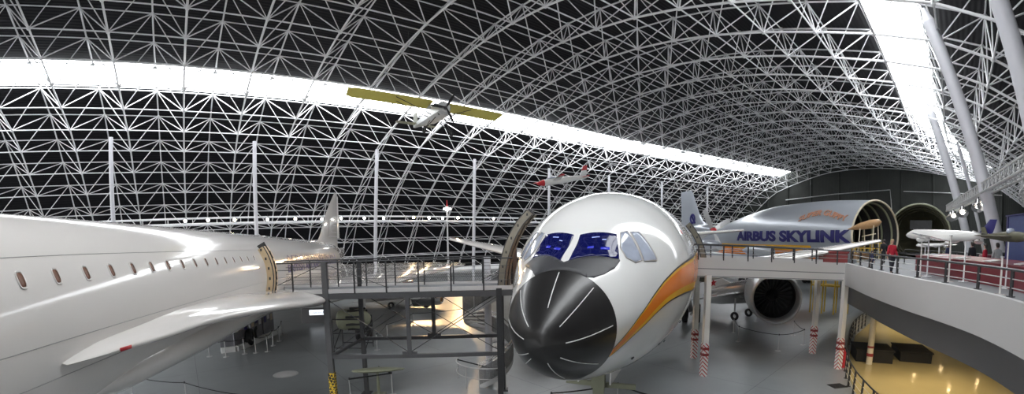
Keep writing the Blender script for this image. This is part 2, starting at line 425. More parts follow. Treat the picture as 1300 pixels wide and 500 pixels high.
# slender wall posts on the left, thick inclined columns on the right
for n, s in enumerate((-8.0, 6.6, 21.2, 35.9, 50.6, 65.3, 80, 94.7)):
    mb = MB(); top = hall(s, prof(4)[0] - .1, prof(4)[1] - .75); b = hall(s + (.4 if s < 0 else -.9 if s > 15 else 0), prof(4)[0] - .6, 0)
    mb.rod(b, top, .22, 14); mb.box(b + V((0, 0, .02)), (.8, .8, .04)); mb.rod(top - V((0, 0, .45)), top, .22, 14, .1)
    tag(mb.build('pillar', 'column', smooth=40), kind='structure')
def col_ray(px, s):
    d = ray(*px); t = s / d.dot(AXV); return V((0, 0, EYE)) + d * t
def big_col(p_top, p_bot, s, r):
    a, b = col_ray(p_top, s), col_ray(p_bot, s); d = (b - a); b = a + d * (a.z / -d.z)
    mb = MB(); n = (b - a).normalized(); mb.rod(b, a, r, 24); mb.rod(a, a - n * .9, r, 24, .12)
    mb.box(b + V((0, 0, .03)), (r * 3, r * 3, .06))
    tag(mb.build('pillar', 'column', smooth=40), kind='structure')
big_col((1179, 28), (1262, 288), 31, .36)
big_col((1182, 144), (1226, 294), 56, .42)
big_col((1268, 0), (1300, 110), 21, .36)
big_col((1218, 190), (1243, 288), 62, .2)
big_col((1240, 200), (1262, 286), 66, .22)

# ------------------------------------------------------------------ mezzanine on the right
EDGE = [(15.95, 18.2), (14.9, 16.3), (13.85, 14.35), (12.95, 12.45), (12.25, 10.8), (11.7, 9.2), (11.05, 7.6), (10.1, 5.95), (8.95, 4.3), (7.8, 2.7), (6.5, 1.1), (5.0, -.5), (3.0, -2)]
BACK = [(40, -2), (62, 24), (54, 33), (40, 34), (33, 34), (17.6, 21.7)]
def poly_slab(mb, pts, z0, z1):
    mb.prism([(x, y, z0) for x, y in pts], (0, 0, z1 - z0))
mb = MB(); poly_slab(mb, EDGE + BACK, 4.3, 4.6); tag(mb.build('floor_mezzanine', 'deck'), kind='structure')
def ribbon(mb, pts, z0, z1, t, closed=False):
    n = len(pts); inn = []
    for i, p in enumerate(pts):
        a = V((*pts[max(i - 1, 0)], 0)); b = V((*pts[min(i + 1, n - 1)], 0)); d = (b - a).normalized(); nn = V((d.y, -d.x, 0))
        inn.append(V((*p, 0)) - nn * t)
    rings = [[V((*p, z0)), V((*p, z1)), V((q.x, q.y, z1)), V((q.x, q.y, z0))] for p, q in zip(pts, inn)]
    mb.loft(rings)
def refine(pts, n):
    out = []
    for i in range(len(pts) - 1):
        p0 = pts[max(i - 1, 0)]; p1 = pts[i]; p2 = pts[i + 1]; p3 = pts[min(i + 2, len(pts) - 1)]
        for k in range(n):
            t = k / n
            out.append(tuple(.5 * (2 * b + (c - a) * t + (2 * a - 5 * b + 4 * c - d) * t * t + (3 * b - a - 3 * c + d) * t ** 3) for a, b, c, d in zip(p0, p1, p2, p3)))
    return out + [pts[-1]]
EF = refine(EDGE, 4)
mb = MB(); ribbon(mb, EF, 4.12, 5.15, -.18); tag(mb.build('trim_3', 'fascia', smooth=30), kind='structure')
mb = MB()
for i in range(2, len(EF), 6):
    p = V((*EF[i], 0)); d = (V((*EF[min(i + 1, len(EF) - 1)], 0)) - V((*EF[i - 1], 0))).normalized(); nn = V((-d.y, d.x, 0))
    mb.bar(p - nn * -.001 + V((0, 0, 4.12)), p + V((0, 0, 5.15)), .045, .035, nn)
tag(mb.build('trim_4', 'seam'), kind='structure')
# recessed dark drum under the fascia, rounded at its left end
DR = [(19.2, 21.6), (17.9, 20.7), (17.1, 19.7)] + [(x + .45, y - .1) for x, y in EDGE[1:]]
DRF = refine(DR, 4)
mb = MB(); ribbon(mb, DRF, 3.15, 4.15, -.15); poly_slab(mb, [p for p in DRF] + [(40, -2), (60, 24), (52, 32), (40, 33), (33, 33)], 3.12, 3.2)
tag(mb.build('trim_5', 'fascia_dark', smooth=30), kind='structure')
# ochre floor below
mb = MB(); poly_slab(mb, [(26, 27.2), (22.4, 24.4), (18.9, 20.9), (15.65, 17.2), (14.05, 14.9), (13.1, 13.1), (12.6, 12.0), (11.2, 8.0), (9, 3), (8, -4), (45, -4), (62, 26), (45, 42)], -.02, .012)
tag(mb.build('floor_ochre', 'floor_yellow'), kind='structure')
for px in [(1123, 470), (1160, 477), (1194, 470), (1204, 496), (1240, 488), (16.8, 15.2), (15.4, 11.8), (14.4, 9.0), (19.6, 14.6)]:  # pixel entries follow floor reflections; plan entries are added to brighten the ochre floor
    p = at_z(*px, -3.1) if px[0] > 100 else V((*px, 0)); p = V((p.x, p.y, 3.12))
    r = root('ceiling_downlight', p, 0, 'round recessed downlight under the mezzanine above the ochre floor', 'lamp', 'downlights under the mezzanine')
    mb = MB(); mb.lathe(p, (0, 0, -1), [(0, .16), (.05, .16), (.05, .12), (.0, .12)], 20); mb.build('trim_ring', 'fascia', r, 40)
    mb = MB(); mb.lathe(p, (0, 0, -1), [(.012, .001), (.012, .115)], 20); mb.build('lens', 'lamp_warm', r)
    l = bpy.data.lights.new('mezzanine_downlight_or_fill', 'SPOT'); l.energy = 100; l.color = (1, .84, .58); l.spot_size = R(125); l.shadow_soft_size = .1
    lo = bpy.data.objects.new('mezzanine_downlight_or_fill', l); COL.objects.link(lo); lo.location = p - V((0, 0, .1))

# column under the mezzanine
def hazard_post(x, y, ztop, r, label, hz=(0, 2.3), mats=('fascia', 'hazard_r', 'red')):
    t = root('support_post', (x, y, 0), 0, label, 'post', 'support posts of the elevated walkways')
    mb = MB(); mb.rod((x, y, 0), (x, y, ztop), r, 20); mb.box((x, y, .015), (r * 3, r * 3, .03)); mb.build('shaft', mats[0], t, 40)
    mb = MB(); mb.lathe((x, y, .03), (0, 0, 1), [(0, r), (0, r + .02), (hz[1], r + .02), (hz[1], r)], 20); mb.build('checked_wrap', mats[1], t, 40)
    return t
mb = MB(); y_ = at_z(1103, 462); t = root('support_post', y_, 0, 'cream post with one dark red band on the ochre floor under the mezzanine', 'post')
mb.rod(y_, y_ + V((0, 0, 3.15)), .16, 20); mb.build('shaft', 'cream', t, 40)
for zz, hh in ((.42, .16), (.86, .1)): mb = MB(); mb.lathe(y_ + V((0, 0, zz)), (0, 0, 1), [(0, .16), (0, .175), (hh, .175), (hh, .16)], 20); mb.build('red_band', 'red_dark', t, 40)

# guard rail of the mezzanine
def railing(name, pts, z, h, label, bars=3, post_every=1.6, mats=('dark_steel', 'alu_matte'), lean=0., pr=.035, toprail=.03):
    pts = [V((*p, z)) if len(p) == 2 else V(p) for p in pts]
    t = root(name, pts[0], 0, label, 'railing')
    acc = 0; posts = [pts[0]]; rem = post_every
    for a, b in zip(pts, pts[1:]):
        L = (b - a).length; q = 0
        while q + rem <= L: q += rem; posts.append(a.lerp(b, q / L)); rem = post_every
        rem -= L - q
    if (posts[-1] - pts[-1]).length > .3: posts.append(pts[-1])
    for p in posts:
        mb = MB(); mb.bar(p, p + V((0, 0, h)), pr * 2, pr * 1.4); mb.box(p + V((0, 0, .01)), (.14, .14, .02)); mb.build('post', mats[0], t)
    mb = MB(); mb.tube([p + V((0, 0, h)) for p in pts], toprail, 8); mb.build('top_rail', mats[0], t, 40)
    for i in range(bars):
        mb = MB(); mb.tube([p + V((0, 0, h * (i + 1) / (bars + 1))) for p in pts], .014, 6); mb.build('cross_bar', mats[1], t, 40)
    return t
railing('guard_railing', [(x + .1, y, 5.15) for x, y in EF[1:]], 5.15, .58, 'dark guard railing along the curved grey edge of the mezzanine', 2, 1.55)
# curved railing round the opening on the hall floor
CRV = refine([(25.8, 27.2), (22.2, 24.4), (18.7, 20.9), (15.45, 17.2), (13.85, 14.9), (12.95, 13.2), (12.5, 12.2), (11.6, 9.8)], 4)
railing('guard_railing', [(x, y, 0) for x, y in CRV], 0, 1.05, 'curved dark railing on the hall floor in front of the ochre floor', 3, 1.25, ('dark_steel', 'cream'))
# black podiums under the mezzanine
for (a, b, dep, h, lab) in (((17.75, 19.1), (19.35, 18.1), 1.8, .62, 'wide black draped podium on the ochre floor behind the cream post'), ((20.2, 18.4), (21.6, 17.5), 2.2, .5, 'narrower black draped podium right of the wide one, on ochre floor')):
    a = V((*a, .012)); b = V((*b, .012)); d = (b - a).normalized(); n = V((-d.y, d.x, 0)); n = n if n.y > 0 else -n
    t = root('podium', (a + b) / 2, 0, lab, 'podium')
    mb = MB(); mb.prism([a, b, b + n * dep, a + n * dep], (0, 0, h)); mb.build('body', 'black_cloth', t)
    mb = MB(); e = d * .06; mb.prism([p + V((0, 0, h)) for p in (a - e - n * .06, b + e - n * .06, b + e + n * dep, a - e + n * dep)], (0, 0, .05)); mb.build('top_board', 'black_cloth', t)

# floor drain and manhole
c = at_z(1063, 490); mb = MB(); mb.box((c.x, c.y, .01), (.7, .55, .02)); 
t = root('floor_drain', c, 0, 'dark rectangular floor drain grate left of the curved railing', 'drain'); mb.build('frame', 'dark_steel', t)
mb = MB(); [mb.box((c.x - .3 + i * .085, c.y, .022), (.04, .48, .012)) for i in range(8)]; mb.build('grate', 'black', t)
c = at_z(363, 475); t = root('manhole_cover', c, 0, 'round pale manhole cover on the floor left of the footbridge', 'manhole cover')
mb = MB(); mb.lathe(c + V((0, 0, .004)), (0, 0, 1), [(0, .62), (.012, .6), (.012, .5)], 40); mb.build('rim', 'alu_matte', t, 40)
mb = MB(); mb.lathe(c + V((0, 0, .004)), (0, 0, 1), [(.008, .5), (.014, .46), (.014, .001)], 40); mb.build('lid', 'fascia', t, 40)

# ------------------------------------------------------------------ lighting catwalk on the left wall
DC = 59.0
cat = root('lighting_catwalk', hall(-10, DC, 9), 0, 'long white steel lighting catwalk running along the far dark wall', 'catwalk')
ss = [-14 + 2.8 * i for i in range(48)]
mb = MB(); mb.tube([hall(s, DC, 9.65) for s in ss], .13, 6); mb.tube([hall(s, DC, 8.95) for s in ss], .2, 6); mb.tube([hall(s, DC + .8, 9.0) for s in ss], .12, 6); mb.build('rail', 'steel_white', cat, 60)
mb = MB()
for i, s in enumerate(ss[:-1]):
    mb.bar(hall(s, DC, 8.95), hall(s, DC, 9.55), .06)
    mb.bar(hall(s, DC, 8.95), hall(s, DC + .8, 9.0), .08)
mb.build('lattice', 'steel_white', cat)
mb = MB(); rings = [[hall(s, DC, 8.93), hall(s, DC + .8, 8.93), hall(s, DC + .8, 8.98), hall(s, DC, 8.98)] for s in ss]; mb.loft(rings); mb.build('grating', 'alu_matte', cat)
def spot(px, kind, label, D=DC - .3, group='spotlights on the far catwalk'):
    d = ray(*px); n = PEV; t = D / d.dot(n); p = V((0, 0, EYE)) + d * t
    r = root('spotlight', p, 0, label, 'spotlight', group)
    ax = (V((p.x * .35, p.y * .35, 0)) - p).normalized()
    mb = MB(); mb.lathe(p, ax, [(-.34, .02), (-.34, .1), (-.05, .14), (.02, .19), (.02, .17)], 14); mb.build('housing', 'alu_matte', r, 40)
    mb = MB(); mb.lathe(p, ax, [(.0, .001), (.0, .17)], 14); mb.build('lens', kind, r)
    mb = MB(); mb.tube([p - ax * .2 + V((.15, 0, 0)), p - ax * .2 + V((.15, 0, .35)), p - ax * .2 + V((-.15, 0, .35)), p - ax * .2 + V((-.15, 0, 0))], .02, 6); mb.rod(p - ax * .2 + V((0, 0, .35)), p - ax * .2 + V((0, 0, .7)), .025, 6); mb.build('yoke', 'dark_steel', r)
    return p, ax
LAMPS = [(235, 280.5), (264, 279.5), (297.7, 279), (339.7, 278.5), (375, 277.7), (408.7, 278), (433, 277), (462.6, 277), (487, 277), (525, 276), (544.6, 276.5), (562, 277), (581.4, 276.5), (626.5, 277.6)]
WARM = {264, 297.7, 525, 544.6, 581.4}
for px in LAMPS:
    w = px[0] in WARM
    p, ax = spot(px, 'lamp_warm' if w else 'lamp_white', 'glowing spotlight under the far catwalk' if w else 'whitish glowing spotlight under the far catwalk', group='warm spotlights on the far catwalk' if w else 'white spotlights on the far catwalk')
    if px[0] in (525, 544.6, 581.4):
        l = bpy.data.lights.new('catwalk_lamp', 'SPOT'); l.energy = 2400; l.color = (1, .66, .33); l.spot_size = R(46); l.spot_blend = .8; l.shadow_soft_size = .15
        lo = bpy.data.objects.new('catwalk_lamp', l); COL.objects.link(lo); lo.location = p + ax * .4
        tgt = {525: V((-7.5, 37.5, 0)), 544.6: V((-4.5, 37.5, 0)), 581.4: V((-1.5, 38.5, 0))}[px[0]]; lo.rotation_euler = (tgt - p).to_track_quat('-Z', 'Y').to_euler()

# lighting truss on the right with round floodlights
P1, P2 = at_z(1206, 268, 9.0), at_z(1312, 214, 9.0)
tr = root('lighting_truss', P1, 0, 'grey latticed lighting truss sloping across the thick columns on the right', 'truss')
dv = (P2 - P1).normalized(); sd_ = V((-dv.y, dv.x, 0)); L = (P2 - P1).length
mb = MB()
for o_ in (sd_ * .3, -sd_ * .3): mb.rod(P1 + o_, P2 + o_, .07, 8); mb.rod(P1 + o_ + V((0, 0, .5)), P2 + o_ + V((0, 0, .5)), .055, 8)
mb.build('chord', 'alu_matte', tr, 50)
mb = MB(); n = int(L / .9)
for i in range(n):
    a = P1 + dv * L * i / n; b = P1 + dv * L * (i + 1) / n
    for o_ in (sd_ * .3, -sd_ * .3):
        mb.bar(a + o_, a + o_ + V((0, 0, .5)), .05); mb.bar(a + o_, b + o_ + V((0, 0, .5)), .04)
    mb.bar(a + sd_ * .3, a - sd_ * .3, .05)
mb.build('lattice', 'alu_matte', tr)
for i, f_ in enumerate((.03, .1, .3, .55, .62)):
    p = P1 + dv * L * f_ - V((0, 0, .55)); r = root('floodlight', p, 0, ('shiny silver floodlight at the lower end of the right lighting truss', 'shiny silver floodlight next to the lower end of the right lighting truss', 'silver floodlight where the thickest column meets the right lighting truss', 'silver floodlight high on the right lighting truss, nearer of two together', 'silver floodlight high on the right lighting truss, upper of two together')[i], 'floodlight', 'floodlights on the right lighting truss')
    ax = V((-.5, -.45, -.75)).normalized()
    mb = MB(); mb.lathe(p, ax, [(-.5, .02), (-.5, .16), (-.15, .2), (.1, .42), (.12, .4), (-.05, .2)], 18); mb.build('reflector', 'chrome', r, 40)
    mb = MB(); mb.ball(p, .14, n=12, m=8); mb.build('bulb', 'lamp_white', r, 180)
    mb = MB(); mb.rod(p - ax * .3, p + V((0, 0, .6)), .04, 8); mb.build('bracket', 'dark_steel', r)
# ================================================================== AIRLINER WITH BLACK RADOME (centre)
def heading_root(name, tip, hd, z, label, cat):
    return root(name, (tip[0], tip[1], z), pi / 2 - hd, label, cat)      # local +X runs aft, local -Y is the aircraft's left side
AX_ = [.903 * x for x in (0, .1, .312, .623, 1.246, 1.869, 2.492, 3.115, 3.738, 4.361, 4.984, 6.23, 7.476, 8.722, 9.968)] + [13, 20, 27, 35, 42]
AW = list(zip(AX_, [0, .35, .65, .92, 1.27, 1.52, 1.72, 1.93, 2.15, 2.345, 2.49, 2.68, 2.77, 2.81, 2.82, 2.82, 2.4, 1.8, 1.0, .3]))
AT = list(zip(AX_, [-1.04, -.66, -.35, -.04, .43, .76, 1.04, 1.48, 1.90, 2.18, 2.37, 2.62, 2.75, 2.81, 2.82, 2.82, 2.8, 2.7, 2.4, 2.0]))
AB = list(zip(AX_, [-1.04, -1.36, -1.59, -1.79, -2.06, -2.25, -2.38, -2.5, -2.6, -2.67, -2.72, -2.78, -2.81, -2.82, -2.82, -2.82, -2.2, -1.2, .3, 1.4]))
def A3(x, phd, off=0.):
    """fuselage surface point: x aft of the nose, phd degrees (0 left side, 90 top, 180 right side)"""
    def s(x, p):
        w, t, b = smooth_tab(AW, x), smooth_tab(AT, x), smooth_tab(AB, x); m = (t + b) / 2; sn = sin(p)
        return V((x - .012 * 0, -w * cos(p), (m + (t - m) * sn if sn > 0 else m + (m - b) * sn) - .012 * x))
    p = R(phd); q = s(x, p)
    if off:
        e = .012; n = (s(x + e, p) - s(max(x - e, 1e-4), p)).cross(s(x, p + e) - s(x, p - e))
        if n.length < 1e-12: n = V((-1, 0, 0))
        n.normalize()
        c = V((x + .3, 0, 0)); 
        if n.dot(q - V((x + .2, 0, q.z * .2))) < 0: n = -n
        q = q + n * off
    return q
jet = heading_root('airliner', (.60, 8.69), .425, 5.09, 'white airliner with black nose cone and orange cheat line, nose towards the viewer', 'airliner')
RX = 1.16
xr = [RX * (i / 18) ** 1.8 for i in range(1, 19)]; xr[0] = .004
NP = 96
mb = MB(); mb.loft([[A3(x, 360 * k / NP) for k in range(NP)] for x in [.0005] + xr]); mb.build('radome', 'black_gloss', jet, 60, True)
xf = [RX + .02 + .14 * i for i in range(36)] + [6.6 + .5 * i for i in range(8)] + [11 + 1.5 * i for i in range(16)] + [35 + 1.4 * i for i in range(6)]
mb = MB(); mb.loft([[A3(x, 360 * k / NP) for k in range(NP)] for x in [RX] + xf]); fus = mb.build('fuselage', 'white', jet, 60, True)

def patch(poly, off, name, material, parent, step=4., surf=None, thick=.0):
    """thin panel on the skin: polygon given in (x, degrees)"""
    surf = surf or A3; K = 25.
    bm = bmesh.new(); vs = [bm.verts.new((x, p / K, 0)) for x, p in poly]; bm.faces.new(vs); bmesh.ops.triangulate(bm, faces=bm.faces)
    xs = [p[0] for p in poly]; ps = [p[1] / K for p in poly]
    def cut(lo, hi, st, ax):
        n = int((hi - lo) / st)
        for i in range(1, n + 1):
            co = [0, 0, 0]; co[ax] = lo + (hi - lo) * i / (n + 1); no = [0, 0, 0]; no[ax] = 1
            bmesh.ops.bisect_plane(bm, geom=bm.verts[:] + bm.edges[:] + bm.faces[:], plane_co=co, plane_no=no)
    cut(min(xs), max(xs), .12 * step / 4, 0); cut(min(ps), max(ps), .14 * step / 4, 1)
    bm.verts.index_update()
    mb = MB(); base = [surf(v.co.x, v.co.y * K, off) for v in bm.verts]; mb.v = base; mb.f = [tuple(v.index for v in f.verts) for f in bm.faces]; mb.mi = [0] * len(mb.f); bm.free()
    o = mb.build(name, material, parent, 60, True)
    # outward side up, with a real edge
    me = o.data; c = sum((v.co for v in me.vertices), V()) / len(me.vertices)
    nsum = sum((p.normal for p in me.polygons), V()); outd = V((-.2, c.y, c.z))
    if nsum.dot(outd) < 0: me.flip_normals()
    so = o.modifiers.new('thickness', 'SOLIDIFY'); so.thickness = max(off - .001, .004); so.offset = -1
    return o
def mir(poly): return [(x, 180 - p) for x, p in poly]
# windscreen panes, side panes
WB = [(2.53, 87.5), (2.84, 61.5), (2.28, 50.5), (1.48, 86.0)]
WC = [(2.94, 59.5), (3.11, 55.8), (2.80, 35.2), (2.58, 38.0), (2.46, 46.5), (2.57, 54.2)]
WD = [(3.15, 53.6), (3.34, 48.8), (3.30, 27.8), (3.26, 26.4), (2.83, 33.5)]
# dull black anti-glare area between the nose cone and the windscreen
ag = [(1.155, 118), (1.155, 104), (1.155, 90), (1.155, 76), (1.155, 62), (1.25, 56), (1.52, 51.0), (1.9, 48.0), (2.26, 49.0), (2.30, 51.0), (1.5, 86), (1.42, 90), (1.5, 94), (2.30, 129), (2.26, 131), (2.34, 140), (1.9, 133), (1.45, 124)]
patch(ag, .006, 'antiglare_panel', 'antiglare', jet)
for pl in (WB, mir(WB)):
    o = patch(pl, .012, 'windscreen', 'glass_dark', jet); o['label'] = 'dark blue windscreen pane with glow put into the glass'
    s = 1 if pl is WB else -1
    def sp(u, v): 
        a, b, c, d = pl
        x = (a[0] * (1 - u) + b[0] * u) * v + (d[0] * (1 - u) + c[0] * u) * (1 - v); p = (a[1] * (1 - u) + b[1] * u) * v + (d[1] * (1 - u) + c[1] * u) * (1 - v); return (x, p)
    for (u0, u1, v0, v1, m_) in ((.30, .44, .40, .50, 'screen'), (.60, .80, .34, .44, 'screen'), (.35, .55, .82, .845, 'screen_w'), (.62, .72, .72, .745, 'screen_w')):
        if s < 0: u0, u1 = 1 - u1, 1 - u0
        patch([sp(u0, v1), sp(u1, v1), sp(u1, v0), sp(u0, v0)], .016, 'cockpit_display', m_, o)
for pl in (WC, WD, mir(WC), mir(WD)):
    o = patch(pl, .012, 'side_window', 'glass_pale', jet); o['label'] = 'pale reflecting side cockpit pane'
    edge = pl + [pl[0]]; mb = MB(); mb.tube([A3(a[0] + (b[0] - a[0]) * t, a[1] + (b[1] - a[1]) * t, .012) for a, b in zip(edge, edge[1:]) for t in (0, .25, .5, .75)], .012, 6, closed=True); mb.build('window_gasket', 'win_frame', o, 60, True)
# white lightning strips on the nose cone
for ph, x0, x1 in ((90, .17, 1.08), (138, .16, 1.04), (50, .16, 1.04), (6, .14, 1.04), (174, .15, 1.0), (-38, .13, .96), (-80, .12, .88), (-130, .16, 1.0), (214, .13, 1.0)):
    mb = MB(); n = 14; 
    pts = [x0 + (x1 - x0) * i / n for i in range(n + 1)]
    dph = lambda x: .55 / max(smooth_tab(AW, x), .2)
    rings = [[A3(x, ph - dph(x), .003), A3(x, ph - dph(x), .011), A3(x, ph + dph(x), .011), A3(x, ph + dph(x), .003)] for x in pts]
    mb.loft(rings); mb.build('lightning_strip', 'stripe_white', jet, 30, True)
# cheat line: black / yellow / orange / yellow / black, sweeping down under the nose
UPL = [(.86, 319), (1.02, 332), (1.26, 344.5), (1.62, 355), (2.14, 364), (2.78, 369.5), (3.46, 372.5), (4.54, 374.3), (7.1, 374), (12, 375), (33, 375)]
LOL = [(.8, 306), (.96, 314.5), (1.16, 330), (1.46, 340), (1.86, 347.5), (2.38, 352.2), (2.96, 354.8), (3.62, 356), (4.62, 354.8), (6.5, 351), (12, 347), (33, 347)]
xs_ = [1.165 + .1 * i for i in range(39)] + [5.2 + .4 * i for i in range(12)] + [10.5 + 1.8 * i for i in range(12)]
def band(f0, f1, off, name, material, side):
    rings = []
    for x in xs_:
        lo, up = smooth_tab(LOL, x), smooth_tab(UPL, x); row = []
        a, b = lo + (up - lo) * f0, lo + (up - lo) * f1
        m_ = 5
        pp = [a + (b - a) * i / m_ for i in range(m_ + 1)]
        if side: pp = [180 - p for p in pp]
        rings.append([A3(x, p, off) for p in pp] + [A3(x, p, .001) for p in pp[::-1]])
    mb = MB(); mb.loft(rings); return mb.build(name, material, jet, 50, True)
for side in (0, 1):
    band(.0, .055, .008, 'cheat_line', 'line_black', side); band(.055, .26, .007, 'cheat_line', 'yellow', side)
    band(.26, .86, .007, 'cheat_line', 'orange', side); band(.86, .945, .007, 'cheat_line', 'yellow', side); band(.945, 1.0, .008, 'cheat_line', 'line_black', side)
# door seams
for side in (0, 1):
    for x0, x1, pu, pl in ((5.75, 6.85, 55, 16), (12.6, 13.7, 55, 16)):
        q = [(x0, pl), (x0, pu - 6), (x0 + .12, pu), (x1 - .12, pu), (x1, pu - 6), (x1, pl), (x0, pl)]
        if side: q = mir(q)
        pts = []
        for a, b in zip(q, q[1:]):
            for i in range(6): pts.append(A3(a[0] + (b[0] - a[0]) * i / 6, a[1] + (b[1] - a[1]) * i / 6, .002))
        mb = MB(); mb.tube(pts, .008, 5, closed=True); mb.build('door', 'seam', jet, 60, True)
# small sensors below the cheat line and red marks
for x, p in ((4.2, 322), (5.3, 318), (2.6, 320), (6.2, 330)):
    mb = MB(); c = A3(x, p, .01); mb.lathe(c, A3(x, p, .1) - c, [(0, .05), (.03, .045), (.03, .001)], 12); mb.build('probe', 'dark_steel', jet, 40, True)
patch([(6.3, 33), (6.5, 33), (6.5, 30), (6.3, 30)], .006, 'emergency_mark', 'red', jet)
for side in (0, 1):
    for i in range(40):
        x = 14.2 + i * .52; p = 20.5
        q = [(x - .11, p + 2.6), (x - .11, p - 2.6), (x + .11, p - 2.6), (x + .11, p + 2.6)]
        patch(mir(q) if side else q, .006, 'cabin_window', 'win_brown', jet, 12)
# nose landing gear
def wheel(mb, c, ax, r, w):
    mb.lathe(V(c) - V(ax).normalized() * w / 2, ax, [(0, r * .5), (0, r * .86), (w * .18, r * .98), (w * .5, r), (w * .82, r * .98), (w, r * .86), (w, r * .5)], 28)
gx = 5.3; gz0 = -5.09
mb = MB(); mb.rod((gx, 0, -2.6), (gx + .1, 0, gz0 + .62), .13, 16); mb.rod((gx + .1, 0, gz0 + .95), (gx + .1, 0, gz0 + .45), .09, 12); mb.box((gx - .18, 0, -3.35), (.2, .42, .5)); mb.rod((gx + .1, -.42, gz0 + .55), (gx + .1, .42, gz0 + .55), .07, 12); mb.rod((gx + .1, 0, -3.6), (gx + 1.3, 0, -2.7), .06, 10); mb.box((gx - .12, 0, -3.75), (.12, .36, .28))
gear = mb.build('nose_gear', 'olive_pale', jet, 40, True)
for y in (-.36, .36):
    mb = MB(); wheel(mb, (gx + .1, y, gz0 + .52), (0, 1, 0), .52, .34); mb.build('tyre', 'black', gear, 50, True)
    mb = MB(); mb.lathe((gx + .1, y - .13, gz0 + .52), (0, 1, 0), [(0, .01), (.02, .24), (.24, .24), (.26, .01)], 20); mb.build('wheel_hub', 'alu_matte', gear, 40, True)
for y in (-1, 1):
    mb = MB(); mb.bar((gx - .8, y * .5, -2.95), (gx + .9, y * .5, -2.95), .04, .62); mb.build('gear_door', 'white', jet, 0, True)
    mb = MB(); mb.bar((gx + .05, y * .1, -3.55), (gx + .1, y * 1.15, -3.55), .12, .16); mb.build('steering_strut', 'olive_pale', gear, 0, True)
# wings
def wing(rootpt, tip, cr, ct, tr, tt, n=14):
    """aerofoil loft: rootpt/tip leading-edge points, chords run along +X"""
    rings = []
    prof_ = [(0, 0), (.02, .35), (.08, .7), (.2, .95), (.38, 1), (.6, .8), (.8, .45), (1, .03)]
    for i in range(n + 1):
        f = i / n; le = V(rootpt).lerp(V(tip), f); c = cr + (ct - cr) * f; t = (tr + (tt - tr) * f)
        rings.append([le + V((c * a, 0, t * .6 * b)) for a, b in prof_] + [le + V((c * a, 0, -t * .4 * b)) for a, b in prof_[::-1][:-1]])
    mb = MB(); mb.loft(rings); return mb
wing((16.6, -1.3, -1.45), (31, -17.5, 1.1), 9.2, 2.8, 1.1, .28).build('wing', 'offwhite', jet, 40, True)
wing((16.6, 1.3, -1.45), (31, 21.9, 1.1), 9.2, 2.8, 1.1, .28).build('wing', 'offwhite', jet, 40, True)
wing((35, -.5, 1.3), (40, -7.1, 1.9), 4.6, 2.0, .5, .2).build('tailplane', 'offwhite', jet, 40, True)
wing((35, .5, 1.3), (40, 7.1, 1.9), 4.6, 2.0, .5, .2).build('tailplane', 'offwhite', jet, 40, True)
# engine pods (the left one is seen under the elevated walkway)
for y, ex in ((-7.1, 0.), (7.1, 0.)):
    e0 = V((17.6, y, -2.12))
    mb = MB(); mb.lathe(e0, (1, 0, 0), [(.9, 1.20), (.45, 1.20), (.12, 1.24), (.0, 1.29), (.04, 1.355), (.25, 1.41), (.8, 1.47), (1.8, 1.52), (2.8, 1.52), (4.0, 1.40), (5.0, 1.15), (5.0, 1.05), (3.2, .9)], 56)
    eng = mb.build('engine_pod', 'pod_grey', jet, 60, True); eng['label'] = 'bare silver engine pod'
    mb = MB(); mb.lathe(e0, (1, 0, 0), [(.9, 1.195), (1.9, 1.18), (1.95, .02)], 48); mb.build('intake_duct', 'antiglare', eng, 50, True)
    mb = MB(); mb.lathe(e0, (1, 0, 0), [(1.15, .02), (1.25, .13), (1.5, .28), (1.85, .36)], 28); mb.build('spinner', 'dark_steel', eng, 60, True)
    mb = MB()
    for k in range(24):
        a = 2 * pi * k / 24; ca, sa = cos(a), sin(a)
        for_r = lambda r, t, x: e0 + V((x, r * cos(a + t), r * sin(a + t)))
        mb.add([for_r(.34, -.05, 1.7), for_r(1.17, -.10, 1.66), for_r(1.17, .06, 1.84), for_r(.34, .08, 1.86)], [(0, 1, 2, 3)])
    mb.build('fan_blades', 'dark_steel', eng, 0, True)
    mb = MB(); mb.lathe(e0, (1, 0, 0), [(.05, 1.255), (-.012, 1.29), (-.03, 1.315), (.02, 1.365), (.10, 1.395), (.10, 1.37)], 56); mb.build('intake_lip', 'alu_matte', eng, 60, True)
    mb = MB(); mb.lathe(e0, (1, 0, 0), [(3.2, .9), (5.2, .78), (6.0, .5), (6.6, .1)], 32); mb.build('exhaust_cone', 'alu_matte', eng, 60, True)
    mb = MB(); mb.prism([e0 + V((2.2, -.18, 1.35)), e0 + V((4.5, -.18, 1.0)), e0 + V((6.8, -.18, .7)), e0 + V((5.5, -.18, 1.35))], (0, .36, 0)); mb.build('pylon', 'offwhite', jet, 0, True)
# fin
def fin(pts_root, pts_tip, t, name, material, parent):
    rings = []
    for i in range(9):
        f = i / 8; a = V(pts_root[0]).lerp(V(pts_tip[0]), f); b = V(pts_root[1]).lerp(V(pts_tip[1]), f); tt = t * (1 - .6 * f)
        rings.append([a, a.lerp(b, .1) + V((0, tt * .7, 0)), a.lerp(b, .35) + V((0, tt, 0)), a.lerp(b, .7) + V((0, tt * .6, 0)), b, a.lerp(b, .7) - V((0, tt * .6, 0)), a.lerp(b, .35) - V((0, tt, 0)), a.lerp(b, .1) - V((0, tt * .7, 0))])
    mb = MB(); mb.loft(rings); return mb.build(name, material, parent, 40, True)
